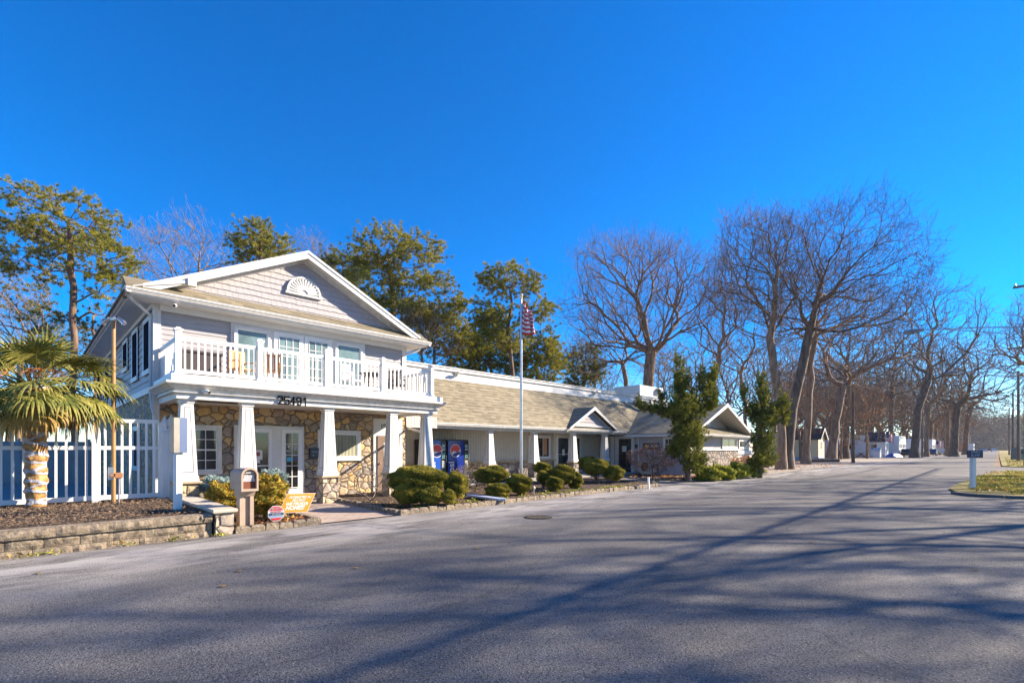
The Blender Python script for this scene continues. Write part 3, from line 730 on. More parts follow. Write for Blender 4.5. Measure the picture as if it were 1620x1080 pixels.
deck_chair('white patio chair on the balcony in front of the right upstairs window', 7.3,14.4,.3,M['white_vinyl'])
deck_chair('dark patio chair on the balcony near the right-hand corner', 8.9,14.4,-.3,dk)
t = thing('storage_bench', 'dark brown deck box against the lilac siding at the left end of the balcony', 'deck box', (3.27,14.95,3.255))
b = MB(); b.box(-.44,.44,-.28,.28,0,.76,.02); 
b.build('box', dk, t); b = MB(); b.box(-.47,.47,-.31,.31,.76,.83,.015); b.build('lid', dk, t)
t = thing('patio_table', 'low dark patio table in the middle of the balcony', 'table', (8.0,14.5,3.255))
b = MB(); b.lathe((0,0,0),[(.40,.68),(.42,.70),(.42,.72),(.40,.73)],20); b.build('table_top', dk, t)
for a in range(4): b = MB(); b.tube([(.3*math.cos(a*PI/2+.7),.3*math.sin(a*PI/2+.7),0),(.22*math.cos(a*PI/2+.7),.22*math.sin(a*PI/2+.7),.69)],.018,6); b.build('leg', dk, t)

# ================================================================== LONG SINGLE STOREY BUILDING
L = thing('shop_building', 'long single-storey building with a tan shingle roof, white parapet and cream porch columns', 'building', (18,17.8,0), world=True)
xa, xb_ = 9.9, 34.5; YL = 17.8
b = MB(); b.box(xa,25.62,YL,YL+9,0,4.7); b.box(25.62,xb_,YL,YL+9,0,4.7)
b.courses((xa,YL,.92),(0,0,1),(1,0,0),(0,-1,0),1.9,25.6-xa,.155,.022); b.build('wall', M['batten'], L)
b = MB(); b.box(xa,25.6,YL-.06,YL+.01,.1,.86); b.build('stone_wainscot', M['stonegrey'], L)
b = MB(); b.box(xa,25.6,YL-.09,YL+.01,.86,.92,.005); b.build('wainscot_cap', M['ledge'], L)
b = MB(); sn = Vector((0,-1,1)).normalized()
b.courses((xa,15.66,2.56),(1,0,0),(0,1,1),(0,-1,1),xb_-xa,3.03,.205,.014)
b.prism([(xa,15.66,2.552),(xa,17.8,4.692),(xa,18.4,4.69),(xa,15.7,2.45)],(xb_-xa,0,0)); b.build('roof', M['shingle'], L)
b = MB()
for (z0,z1,y) in ((4.66,4.80,17.72),(4.80,4.95,17.77),(4.95,5.08,17.82),(5.08,5.22,17.74)): b.box(xa-.02,xb_,y,18.12,z0,z1,.006)
b.box(xa-.02,xb_,17.70,18.16,5.22,5.26,.005); b.build('parapet', M['white'], L)
b = MB(); b.box(xa,xb_,18.1,YL+9,4.7,4.8); b.build('flat_roof', M['concrete'], L)
gutter(L,(xa+.05,15.60,2.58),(25.3,15.60,2.58)); b = MB(); b.box(xa,25.5,15.78,YL,2.42,2.46); b.build('soffit', M['soffit'], L)
b = MB(); b.box(xa,25.5,15.80,16.02,2.36,2.44,.003); b.build('porch_beam', M['white'], L)
for x in (14.62,17.57,20.65,23.60): column(L, x, 16.05, .84, 2.38, .12, .40, .23, stone='stonegrey')
b = MB(); b.tube([(10.0,15.55,2.5),(10.02,15.5,2.3),(9.85,14.0,2.05),(9.75,13.72,1.9)], .04, 8)
b.build('downspout', M['white'], L)
# dormer
b = MB(); dx, hw_ = 19.75*1.0, 1.55
dx = XY(939,15.55); dl = XY(899.5,15.55); dr = XY(975,15.55); dap = HH(643.5, (dx+15.55)*S2); dz = 2.60
b = MB()
for s_, xe in ((-1,dl),(1,dr)):
    b.prism([(dx,15.48,dap),(xe,15.48,dz),(xe,15.48,dz-.04),(dx,15.48,dap-.05)] if s_ < 0 else [(dx,15.48,dap),(dx,15.48,dap-.05),(xe,15.48,dz-.04),(xe,15.48,dz)], (0,dap-dz+.35,0))
b.build('dormer_roof', M['shingle_side'], L)
b = MB()
for s_, xe in ((-1,dl),(1,dr)):
    q = [(dx,15.44,dap+.015),(xe,15.44,dz+.015),(xe+.16*-s_,15.44,dz-.0),(dx,15.44,dap-.17)]
    b.prism(q,(0,.035,0))
    q = [(dx,15.68,dap-.15),(xe,15.68,dz-.15),(xe-s_*.1,15.68,dz-.2),(dx,15.68,dap-.25)]; b.prism(q,(0,.03,0))
b.box(dl+.35,dr-.35,15.66,15.70,dz+.12,dz+.18,.003)
b.build('dormer_rake', M['white'], L)
b = MB(); z = dz+.16; yd = 15.74
sl2 = (dap-dz)/(dx-dl)
b.prism([(dl+.25,yd,dz),(dr-.25,yd,dz),(dx,yd,dap-.2)],(0,.6,0))
while z < dap-.28:
    z2 = min(z+.2,dap-.25); h1 = (dap-.18-z)/sl2; h2 = (dap-.18-z2)/sl2
    b.quad((dx-h1,yd-.025,z),(dx+h1,yd-.025,z),(dx+h2,yd-.002,z2),(dx-h2,yd-.002,z2)); b.quad((dx-h1,yd,z),(dx+h1,yd,z),(dx+h1,yd-.025,z),(dx-h1,yd-.025,z)); z = z2
b.build('dormer_wall', M['shake'], L)
# windows and doors
window(L, 19.0,20.8,.98,2.25,YL-.025,.10,glass='glass',cols=3)
b = MB(); b.box(20.15,20.5,YL-.05,YL-.04,1.2,2.1); b.build('poster', solid('poster_orange', (.45,.22,.10)), L)
b = MB(); b.box(21.1,23.75,YL-.07,YL,.14,2.44,.005); b.build('door_surround', M['battentrim'], L)
for (x0,x1,lb) in ((21.3,22.4,None),(22.45,23.5,None)):
    lite_door(L, x0,x1,.15,2.25,YL-.07,x0+.10,x1-.10,.28,2.15,1,2 if x0 < 22 else 1,'glass')
b = MB(); b.box(21.75,21.95,YL-.135,YL-.12,1.15,1.5); b.build('notice', M['trim'], L)
def floodlight(par, x, y, z):
    b = MB(); b.box(x-.08,x+.08,y-.05,y+.02,z-.1,z+.1,.01); b.bar((x,y-.03,z),(x,y-.16,z+.03),.04); b.obox((x,y-.24,z+.03),(1,0,0),(0,1,-.25),(0,.25,1),(.17,.10,.045))
    b.build('floodlight', M['white'], par)
floodlight(L, XY(726,17.6), 17.74, 5.0); floodlight(L, XY(944,17.6), 17.74, 5.0)
b = MB(); b.box(33.4,36.4,19.5,21.8,4.8,6.45,.02); o = b.build('rooftop_box', M['white'], L)
b = MB(); b.box(35.9,36.5,19.2,19.6,6.0,6.4,.02); b.build('vent_hood', M['trim'], o)
# ================================================================== LAUNDRY WING
Q = thing('laundry_building', 'low lilac-sided wing with a front gable over a grey stone wall behind the two junipers', 'building', (29,12.1,0), world=True)
xs, yf, xe_ = 25.6, 12.1, 32.9
b = MB(); b.box(xs,xe_,yf,YL-.02,0,2.5); b.courses((xs,YL-.03,.0),(0,-1,0),(0,0,1),(-1,0,0),YL-.03-yf,2.3,.18,.02)
b.courses((xs,yf,1.5),(1,0,0),(0,0,1),(0,-1,0),xe_-xs,.9,.18,.015); b.build('siding_wall', M['siding'], Q)
b = MB(); b.box(xs+.05,xe_,yf-.08,yf,0,1.42); b.build('stone_wall', M['stonegrey'], Q)
b = MB(); b.box(xs-.03,xe_+.03,yf-.14,yf,1.42,1.52,.005); b.box(xs-.04,xs+.09,yf-.04,yf+.09,0,2.3,.005); b.box(xe_-.1,xe_+.02,yf-.03,yf+.02,1.52,2.3,.004); b.build('trim', M['white'], Q)
gx, gr, gl, gy, gz, ga = 29.55, 33.85, 25.15, 11.42, 2.40, 4.22
k_ = (ga-gz)/(gr-gx)
b = MB()
b.prism([(gx,gy,ga),(gl,gy,gz),(gl,gy,gz-.05),(gx,gy,ga-.05)],(0,9,0)); b.prism([(gx,gy,ga),(gx,gy,ga-.05),(gr,gy,gz-.05),(gr,gy,gz)],(0,9,0)); b.build('roof', M['shingle_side'], Q)
b = MB()
for s_, xe in ((-1,gl),(1,gr)):
    b.prism([(gx,gy-.035,ga+.02),(xe,gy-.035,gz+.02),(xe,gy-.035,gz-.10),(gx,gy-.035,ga-.22)],(0,.03,0))
    b.prism([(gx,gy,ga-.10),(xe,gy,gz-.10),(xe,gy,gz-.13),(gx,gy,ga-.13)],(0,1.25,0))
b.build('rake_board', M['white'], Q)
b = MB(); b.prism([(gl+.3,12.55,gz-.1),(gr-.3,12.55,gz-.1),(gx,12.55,ga-.12)],(0,.2,0)); b.build('gable_wall', M['siding'], Q)
window(Q, gx-.55,gx+.15,2.95,3.45,12.54,.07,glass='trim',name='gable_vent')
b = MB(); b.courses((gl,11.45,2.33),(1,0,0),(0,.9,.42),(0,-.42,.9),gr-gl-.1,1.2,.14,.012); b.build('pent_roof', M['shingle'], Q)
gutter(Q,(gl-.05,11.40,2.36),(gr+.05,11.40,2.36)); gutter(Q,(gl-.02,11.4,2.36),(gl-.02,15.75,2.36),out=(-1,0,0))
b = MB(); b.box(gl,gr,11.5,12.1,2.22,2.27); b.box(gl,xs,12.1,17,2.22,2.27); b.build('soffit', M['soffit'], Q)
window(Q, XY(1141,12.1),XY(1163.5,12.1),1.52,2.24,yf-.02,.12,cols=2,glass='glass')
def YX(px, X): u = (px-810)/770.0; return X*(1-u)/(1+u)
window(Q, YX(1072,xs),YX(1049.5,xs),1.38,2.2,0,.10,cols=3,rows=2,swap=xs-.02)
# laundry door in the side wall
b = MB(); b.box(xs-.06,xs,YX(1003.5,xs),YX(974,xs),.1,2.3,.004); b.box(xs-.06,xs,YX(972,xs),YX(967,xs),.1,2.25,.004); b.build('door_surround', M['trim'], Q)
b = MB(); b.box(xs-.09,xs-.05,YX(999.5,xs),YX(980,xs),.14,2.12,.004); o = b.build('door', M['glass_dark'], Q)
b = MB(); ym = YX(989,xs); b.box(xs-.1,xs-.09,ym-.15,ym+.15,1.35,1.7); b.build('notice', M['trim'], o)
b = MB(); b.box(xs-.1,xs-.088,YX(999.5,xs),YX(980,xs),1.10,1.14); b.build('push_bar', M['darkmetal'], o)
b = MB(); y0_, y1_ = YX(1044,xs), YX(1018,xs); b.box(xs-.06,xs-.015,y0_,y1_,1.50,1.86,.004); sg = b.build('laundry_sign', M['black'], Q)
text('LAUNDRY', .235, M['white'], sg, (xs-.063,(y0_+y1_)/2-.09,1.68), (PI/2,0,-PI/2), ext=.003, sx=.8, bold=.004)
b = MB(); b.lathe((0,0,0),[(.11,0),(.11,.01)],6); b.v=[(xs-.06-v[2],y1_-.2+v[0],1.68+v[1]) for v in b.v]; b.build('hexagon_emblem', solid('amber_emblem', (.55,.33,.02)), sg)
b = MB(); b.box(xs-.05,xs-.01,YX(1011.5,xs),YX(1005,xs),1.55,1.78); pl = b.build('door_plate', M['black'], Q)
b = MB(); b.tube([(xs-.06,YX(1011,xs),2.2),(xs-.06,YX(1011,xs),.75),(xs-.06,YX(1017,xs),.70)], .035, 6); b.build('conduit', M['white'], Q)
# wing behind to the right
K = thing('rear_wing', 'tan-sided building end with one dark window to the right of the gabled stone wing', 'building', (36,13,0), world=True)
b = MB(); b.box(33.0,38.5,13.0,17,0,2.5); b.build('wall', M['batten'], K)
window(K, XY(1168,13),XY(1180,13),1.5,2.2,12.98,.12,glass='glass_dark')
b = MB(); b.box(33.0,38.5,12.9,13,1.15,1.4,.005); b.build('trim', M['white'], K)
b = MB(); b.prism([(33.0,12.6,2.45),(33.0,14.9,3.3),(33,17.2,2.45)],(5.7,0,0)); b.build('roof', M['shingle'], K)
# ================================================================== STREET THINGS AND PROPS
def globe(par, cx, y, cz, r):
    def disc(name, fn, off, mat, n=48):
        f = MB(); pts = fn(); f.prism([(cx+r*px, y-off, cz+r*pz) for px, pz in pts][::-1], (0,.003,0)); return f.build(name, mat, par)
    c = lambda a0, a1, rr, k=28: [(rr*math.cos(a0+(a1-a0)*i/k), rr*math.sin(a0+(a1-a0)*i/k)) for i in range(k+1)]
    disc('logo_disc', lambda: c(0, 2*PI-.01, 1.08), .004, M['white'])
    a0, a1 = R(12), R(205)
    up = c(a0, a1, .97); 
    wave = [(up[-1][0]+(up[0][0]-up[-1][0])*t, up[-1][1]+(up[0][1]-up[-1][1])*t+.20*math.sin(t*PI*2+.2)) for t in [i/14 for i in range(1,14)]]
    disc('logo_red', lambda: up+wave, .008, M['pred'])
    a0, a1 = R(228), R(350)
    lo = c(a0, a1, .97); wave2 = [(lo[-1][0]+(lo[0][0]-lo[-1][0])*t, lo[-1][1]+(lo[0][1]-lo[-1][1])*t+.10*math.sin(t*PI)+.06) for t in [i/10 for i in range(1,10)]]
    disc('logo_blue', lambda: lo+wave2, .008, M['pblue'])
M['pred'] = solid('logo_red', (.62,.02,.015), .35); M['pblue'] = solid('logo_navy', (.006,.02,.16), .35)
M['vblue'] = pm('glossy_blue_panel', (.004,.016,.17), (.008,.045,.30), 1.6, .25); M['vblue2'] = pm('bright_blue_panel', (.008,.06,.36), (.015,.10,.45), 1.6, .25)
def vending(label, x0, x1, mat, front):
    t = thing('vending_machine', label, 'vending machine', ((x0+x1)/2,17.4,.14), 0, 'drinks machines on the porch', world=True)
    y = 17.0; b = MB(); b.box(x0,x1,y,17.7,.14,1.94,.02); b.build('cabinet', M['black'], t)
    xp = x1-.30; b = MB(); b.box(x0+.03,xp,y-.05,y,.18,1.90,.012); p = b.build('front_panel', mat, t)
    b = MB(); b.box(xp+.01,x1-.02,y-.05,y,.34,1.90,.012); c = b.build('control_panel', M['black'], t)
    b = MB(); b.box(xp+.06,x1-.09,y-.06,y-.05,1.60,1.72); b.box(xp+.06,x1-.09,y-.06,y-.05,1.46,1.56); b.build('display', solid('pale_display', (.35,.45,.5)), c)
    b = MB()
    for k in range(6): b.box(xp+.07+(k%2)*.08,xp+.12+(k%2)*.08,y-.062,y-.05,1.12+.09*(k//2),1.17+.09*(k//2))
    b.build('button', solid('button_teal', (.15,.4,.42)), c)
    b = MB(); b.box(xp+.05,x1-.08,y-.06,y-.05,.72,1.02); b.build('price_card', solid('grey_card', (.32,.32,.30)), c)
    b = MB(); b.box(x0+.2,xp-.15,y-.06,y-.04,.2,.36,.01); b.build('delivery_flap', M['darkmetal'], t)
    b = MB(); b.box(x1-.035,x1-.015,y-.075,y-.05,.95,1.25,.004); b.build('handle', M['metal'], t)
    cx = front; globe(p, cx, y-.05, 1.45, .27)
    text('pepsi', .44, M['white'], p, (cx-.22,y-.055,.53), (PI/2,-PI/2,0), ext=.003, bold=.006)
vending('bright blue cola vending machine half hidden behind the last porch column', 11.78, 12.93, M['vblue2'], 12.42)
vending('dark blue cola vending machine with lit buttons, the right-hand one of the pair', 12.99, 14.2, M['vblue'], 13.42)

# flagpole and flag
fz = 16.0; fxy = W(824.5, fz)
fz = 16.9; fxy = W(824.5, fz)
t = thing('flagpole', 'tall slim grey metal flagpole standing in the bed in front of the long building', 'flagpole', (fxy[0],fxy[1],.05))
top = HH(470, fz)-.05
b = MB(); b.tube([(0,0,0),(0,0,3),(0,0,top)], [.055,.05,.032], 14); b.build('pole', M['metal'], t)
b = MB(); b.lathe((0,0,top),[(.02,0),(.05,.03),(.065,.07),(.05,.11),(.01,.135)],12); b.lathe((0,0,top-.06),[(.05,0),(.05,.05)],12); b.build('finial', solid('pale_finial', (.6,.5,.3)), t)
b = MB(); b.lathe((0,0,0),[(.16,0),(.15,.03),(.06,.06)],14); b.build('base_collar', M['metal'], t)
def flag(name, label, loc, rz, Wd, Hh, fold, grp=None, nx=40, ny=39):
    me = MB(); mats = [solid('flag_red', (.62,.035,.03), .7), solid('flag_white', (.80,.78,.74), .7), solid('flag_blue', (.02,.03,.14), .7)]
    for j in range(ny+1):
        for i in range(nx+1):
            s_, v = i/nx, j/ny
            x, y, z = fold(s_, v); me.v.append((x*Wd, y*Wd, z*Hh))
    for j in range(ny):
        for i in range(nx):
            a = j*(nx+1)+i; me.f.append((a,a+1,a+nx+2,a+nx+1)); st = int(j/ny*13)
            s_ = i/nx
            if s_ < .4 and j/ny < 7/13:
                star = ((i*11//nx) + (j*9//(ny))) % 2 == 0 and (i % 3 == 1) and (j % 3 == 1)
                me.mi.append(1 if star else 2)
            else: me.mi.append(0 if st % 2 == 0 else 1)
    o = me.build(name, mats, None, smooth=True); o.location = loc; o.rotation_euler = (0,0,rz); tag(o, label, 'flag', grp)
    sm = o.modifiers.new('thick', 'SOLIDIFY'); sm.thickness = .004
    return o
ztop = HH(473, fz)-.08
def limp(s_, v):   # hangs limp: canton bunched against the pole, stripes falling in folds
    q = s_*.08 if s_ < .4 else .032+(s_-.4)/.6*.968
    zh = -v*1.30; zf = -(.52+.86*v)
    x = -.03*math.sin(PI*v)*(1-q) + q*(.26+.20*v) + .03*math.sin(q*7+v*5)
    y = .07*math.sin(q*15+1.5+v*2)*(.3+q) - .03*q
    z = zh*(1-q)+zf*q + .10*q*q
    return (x, y, z)
flag('flag', 'limp star-spangled flag in red, white and blue hanging from the tall grey flagpole', (fxy[0]+.05,fxy[1]-.02,ztop+.05), -.6, 1.0, .92, limp)

# mailbox
p = G(388, 833, .06)
t = thing('mailbox', 'tan plastic roadside mailbox on a moulded post with its arched door hanging open', 'mailbox', (p[0],p[1],.03), R(3))
def arch_prof(w_, zb, zs, n=12): return [(-w_,zb)]+[(-w_*math.cos(PI*k/n), zs+w_*.95*math.sin(PI*k/n)) for k in range(n+1)]+[(w_,zb)]
def arch_body(b, w_, zb, zs, y0, y1, inner=None):
    pr = arch_prof(w_, zb, zs); b.prism([(x,y0,z) for x,z in pr], (0,y1-y0,0))
b = MB(); arch_body(b,.135,.74,1.02,-.17,.38); b.build('box', M['tan_plastic'], t)
# rim made of a ring
pr = arch_prof(.150,.72,1.02); pi_ = arch_prof(.118,.765,1.015)
b = MB(); 
for k in range(len(pr)-1 if True else 0):
    A,B,C,D = pr[k],pr[k+1],pi_[k+1],pi_[k]; b.prism([(A[0],-.24,A[1]),(B[0],-.24,B[1]),(C[0],-.24,C[1]),(D[0],-.24,D[1])],(0,.09,0))
A,B,C,D = pr[-1],pr[0],pi_[0],pi_[-1]; b.prism([(A[0],-.24,A[1]),(B[0],-.24,B[1]),(C[0],-.24,C[1]),(D[0],-.24,D[1])],(0,.09,0))
b.build('rim', M['tan_plastic'], t)
b = MB(); b.box(-.115,.115,-.178,-.172,.77,1.0); b.build('inner_cavity', solid('rusty_inside', (.16,.045,.02), .8), t)
b = MB(); b.prism([(-.112,-.18,.90),(.112,-.18,.90),(.085,-.20,1.02),(-.085,-.20,1.02)],(0,.008,0)); b.box(-.06,.06,-.205,-.198,1.055,1.075,.003); b.build('letter_flap', pm('pale_flap', (.45,.46,.48),(.38,.38,.4),5,.4), t)
b = MB(); b.box(-.150,.150,-.16,-.14,.86,.875); b.box(-.14,.14,-.16,.38,.862,.868); b.build('seam', solid('tan_dark', (.22,.16,.11)), t)
b = MB()
b.prism([(-.115,-.14,.75),(.115,-.14,.75),(.115,-.02,.60),(.115,-.02,.0),(-.115,-.02,.0),(-.115,-.02,.60)][::1],(0,.10,0)) if False else None
for sx in (-1,1): b.box(sx*.115-.045,sx*.115+.045 if sx < 0 else .155,-.08,.10,0,.74,.02) if False else b.box(min(sx*.05,sx*.13),max(sx*.05,sx*.13),-.09,.10,0,.70,.02)
b.box(-.06,.06,-.04,.08,0,.70,.01); b.prism([(-.13,-.09,.62),(.13,-.09,.62),(.14,-.16,.75),(-.14,-.16,.75)],(0,.30,0))
b.build('post', M['tan_plastic'], t)
b = MB(); b.box(.13,.136,-.04,.02,.28,.36); b.build('plate', M['metal'], t)

# yard signs
p = G(437, 827, .08)
t = thing('security_sign', 'small red, white and blue octagonal yard sign on a thin stake beside the golden shrub', 'yard sign', (p[0],p[1],.03), R(-2))
def octo(r): return [(r*math.cos(PI/8+k*PI/4), r*math.sin(PI/8+k*PI/4)) for k in range(8)]
zc = HH(807, 10.05)-.03
b = MB(); b.prism([(x,0,zc+z) for x,z in octo(.163)],(0,.008,0)); b.build('panel', M['white'], t)
b = MB(); o8 = octo(.150)
def clip(lo, hi):
    out = []
    for k in range(80):
        pass
    pts = []
    N = 160
    for k in range(N):
        a = 2*PI*k/N; 
        rr = .150*math.cos(PI/8)/math.cos(((a+PI/8+PI/8) % (PI/4))-PI/8) if False else .150*math.cos(PI/8)/math.cos((a % (PI/4))-PI/8 if False else ((a+PI/8) % (PI/4))-PI/8)
        x, z = rr*math.cos(a), rr*math.sin(a); z = min(max(z, lo), hi); pts.append((x, z))
    # make x follow the clipped height
    def half(z): 
        z = abs(z); s_ = .150*math.cos(PI/8); c_ = .150*math.sin(PI/8)
        return s_ if z <= c_ else s_-(z-c_)
    return [(-half(lo),lo),(half(lo),lo)]+([(half(0.05),.05)] if False else [])+[(half(hi),hi),(-half(hi),hi)]
def band(lo, hi, mat, name):
    b = MB(); q = clip(lo, hi); b.prism([(x,-.004,zc+z) for x,z in q],(0,.003,0)); b.build(name, mat, t)
sr = solid('sign_red', (.55,.03,.05)); snv = solid('sign_navy', (.02,.05,.13)); sbl = solid('sign_pale_blue', (.25,.38,.55))
band(.058,.137,sr,'red_band'); band(-.137,-.085,sr,'red_band'); band(-.035,.01,snv,'navy_band'); band(-.075,-.04,sbl,'blue_band')
text('SECURITY', .05, M['white'], t, (0,-.008,zc+.095), ext=.002, sx=.8); text('PROTECTED', .045, sr, t, (0,-.008,zc+.033), ext=.002, sx=.8); text('24 HOUR', .04, M['white'], t, (0,-.008,zc-.012), ext=.002)
b = MB(); b.box(-.012,.012,.008,.02,0,zc,.002); b.build('stake', M['darkmetal'], t)
p = G(469, 824, .03)
t = thing('realtor_sign', 'tilted orange yard sign with white letters about homes beside the paver walk', 'yard sign', (p[0],p[1],.0), R(3))
M['orange'] = pm('sign_orange', (.85,.23,.008), (.80,.20,.006), 3, .45)
zc = .41; sh_ = .155; hw_, hh_ = .30, .195
def sk(x, z): return (x+sh_*z/hh_*.62+.02, -.02*0, zc+z-x*.05)
b = MB(); b.prism([sk(-hw_,-hh_),sk(hw_,-hh_),sk(hw_,hh_),sk(-hw_,hh_)],(0,.006,0)); b.build('panel', M['white'], t)
b = MB(); e = .008; q = [sk(-hw_+e,-hh_+e),sk(hw_-e,-hh_+e),sk(hw_-e,hh_-e),sk(-hw_+e,hh_-e)]; b.prism([(x,y-.003,z) for x,y,z in q],(0,.002,0)); b.build('face', M['orange'], t)
for s_, sz, zz, bo in (('INTERESTED IN',.070,.115,.0015),('SELLING?',.070,.055,.0015),('WE BROKER',.088,-.02,.003),('HOMES!',.115,-.10,.004),('* * *',.03,-.165,0)):
    o = text(s_, sz, M['white'], t, (sh_*zz/hh_*.62+.02,-.006,zc+zz), (PI/2,R(3),0), ext=.001, bold=bo, sx=.95)
    me = o.data
    for v in me.vertices: v.co.x += v.co.y*.45
b = MB()
for sx in (-.13,.13): b.tube([(sx-.06,.01,0),(sx-.02,.01,zc-.1),(sx,.008,zc)],.004,5)
b.build('wire_stake', M['metal'], t)

# sign post with metal backed panel by the fence
p = G(281, 807, .37); z_ = 9.3
t = thing('entrance_sign', 'white square post holding an edge-on metal panel, its shaded face coloured blue, by the fence', 'sign', (p[0],p[1],.37), R(22))
b = MB(); b.box(-.055,.055,-.055,.055,-.05,1.06,.006); b.box(-.03,.06,-.05,.05,1.06,1.70); b.build('post', M['white_vinyl'], t)
b = MB(); b.box(-.15,-.04,-.13,-.02,1.10,1.76,.004); b.build('metal_panel', pm('bronzed_back', (.36,.31,.26),(.28,.25,.22),3,.3,metallic=.6), t)
b = MB(); b.box(-.04,.10,-.13,-.02,1.10,1.76,.004); b.build('shaded_panel', solid('sign_back_shade', (.045,.085,.20), .5), t)  # shaded face of the panel; its blue shade is put into the colour

# vinyl fence along the bed
FA, FB_ = Vector((2.31,13.87,0)), Vector((-5.5,14.15,0))
fd = (FB_-FA).normalized(); fn = Vector((-fd.y,fd.x,0))
t = thing('vinyl_fence', 'white vinyl picket fence with two open tiers behind the palm', 'fence', tuple(FA), math.atan2(fd.y,fd.x))
Lf = (FB_-FA).length; posts = [0.04, 1.22, 3.45, 5.6, 7.75]
zb, zm, zt = .47, 1.56, 2.20
for s_ in posts:
    b = MB(); b.box(s_-.075,s_+.075,-.075,.075,.3,2.12,.006); b.box(s_-.085,s_+.085,-.085,.085,2.12,2.16,.01); b.build('fence_post', M['white_vinyl'], t)
for a, c in zip(posts[:-1], posts[1:]):
    b = MB()
    for z, h in ((zb,.10),(zm,.08),(zt-.03,.09)): b.box(a+.07,c-.07,-.025,.025,z-h/2,z+h/2,.004)
    n_ = int((c-a)/.165)
    for k in range(n_):
        x = a+.08+(c-a-.16)*(k+.5)/n_; b.box(x-.022,x+.022,-.018,.018,zb,zm); b.box(x-.022,x+.022,-.018,.018,zm,zt-.04)
    b.build('fence_panel', M['white_vinyl'], t)
# gate posts with pointed caps
for lb, px, zz, ht in (('white pointed gate post in shade at the right end of the fence', 260.5, 11.43, 2.12), ('white pointed gate post standing nearest the low stone wall', 271, 11.5, 2.16), ('white pointed gate post right behind the entrance sign', 285.5, 11.66, 2.14)):
    x, y = W(px, zz); t = thing('gate_post', lb, 'fence post', (x,y,.35), R(8), 'pointed gate posts')
    b = MB(); b.box(-.07,.07,-.07,.07,0,ht-.55,.006); b.build('post', M['white_vinyl'], t)
    b = MB(); b.box(-.085,.085,-.085,.085,ht-.55,ht-.51,.008); b.box(-.06,.06,-.06,.06,ht-.51,ht-.45); b.lathe((0,0,ht-.45),[(.06,0),(.095,.05),(.10,.10),(.07,.17),(.02,.26),(.005,.30)],4); b.build('post_cap', M['white_vinyl'], t)
# brown light pole
x, y = W(179.5, 10.55)
t = thing('light_pole', 'tall thin brown pole with two small floodlights on top behind the palm fronds', 'light pole', (x,y,.35))
zt_ = HH(505, 10.55)-.35
b = MB(); b.tube([(0,0,0),(0,0,zt_)],[.042,.040],10); b.build('pole', M['wood'], t)
b = MB(); b.lathe((0,0,zt_-.03),[(.05,0),(.055,.05),(.02,.09)],10); b.build('cap', M['metal'], t)
for s_ in (-1,1):
    d_ = Vector((.7*s_,-.7*s_*1.0,0)); b = MB(); b.tube([Vector((0,0,zt_)), Vector((0,0,zt_))+d_*.12],.015,6); b.tube([Vector((0,0,zt_))+d_*.10+Vector((0,0,.02)),Vector((0,0,zt_-.05))+d_*.2,Vector((0,0,zt_-.10))+d_*.24],[.03,.045,.05],10); b.build('floodlight', M['metal'], t)
b = MB(); b.box(-.10,.0,-.10,-.04,.52,.80,.01); b.build('junction_box', M['metal'], t)
x, y = W(188, 10.45)
t = thing('outlet_post', 'thin grey conduit post topped with a rusty copper box at the foot of the fence', 'utility post', (x,y,.35))
b = MB(); b.tube([(0,0,0),(.01,0,.6)],.018,6); b.build('post', M['metal'], t); b = MB(); b.box(-.07,.07,-.05,.05,.56,.68,.015); b.box(-.14,-.05,-.03,.03,.60,.66); b.build('box', solid('copper_box', (.36,.16,.07), .5), t)
# small garden bits
def stake_light(label, px, py, h, grp='white path lights in the beds'):
    p = G(px, py, .08); t = thing('path_light', label, 'path light', (p[0],p[1],.06), 0, grp)
    b = MB(); b.tube([(0,0,0),(0,0,h*.75)],.015,6); b.build('stake', M['white'], t)
    b = MB(); b.lathe((0,0,h*.55),[(.02,0),(.05,.05),(.055,h*.25),(.02,h*.42)],10); b.build('lamp_head', M['white'], t)
stake_light('short white path light just right of the rounded shrubs near the flagpole', 844.5, 782, .30)
b = None
p = G(1026, 770, .06); t = thing('marker_post', 'leaning white square marker stake at the far tip of the planted bed', 'marker post', (p[0],p[1],.0), .2); t.rotation_euler = (0,-.07,.2)
b = MB(); b.box(-.035,.035,-.035,.035,0,.42,.006); b.build('stake', M['white_vinyl'], t); b = MB(); b.box(-.04,.04,-.04,.04,.42,.44); b.build('cap', M['white_vinyl'], t)
p = G(737, 762, .08); t = thing('bed_post', 'white garden post between the big clipped mound and the vending machines', 'garden post', (p[0],p[1],.0))
b = MB(); b.box(-.05,.05,-.05,.05,0,.82,.006); b.build('post', M['trim'], t); b = MB(); b.lathe((0,0,.82),[(.05,0),(.065,.03),(.02,.10)],8); b.build('cap', M['trim'], t)
p = G(805, 757, .08); t = thing('hose_spigot', 'small white curved spigot standing behind the oval shrub left of the flagpole', 'spigot', (p[0],p[1],.0))
b = MB(); b.tube([(0,0,0),(0,0,.5),(.03,0,.6),(.09,0,.62),(.12,0,.56)],.022,8); b.build('pipe', M['white'], t); b = MB(); b.lathe((0,0,.5),[(.04,0),(.04,.02)],8); b.build('valve', M['metal'], t)
p1 = G(742, 785, .12); p2 = G(800, 791, .12); c = ((p1[0]+p2[0])/2, (p1[1]+p2[1])/2)
t = thing('fallen_board', 'long pale blue-grey board lying on the mulch in front of the clipped shrubs', 'board', (c[0],c[1],.11)); 
b = MB(); a_ = Vector((p1[0]-c[0],p1[1]-c[1],.03)); e_ = Vector((p2[0]-c[0],p2[1]-c[1],.0)); 
d_ = (e_-a_).normalized(); s_ = Vector((-d_.y,d_.x,0))
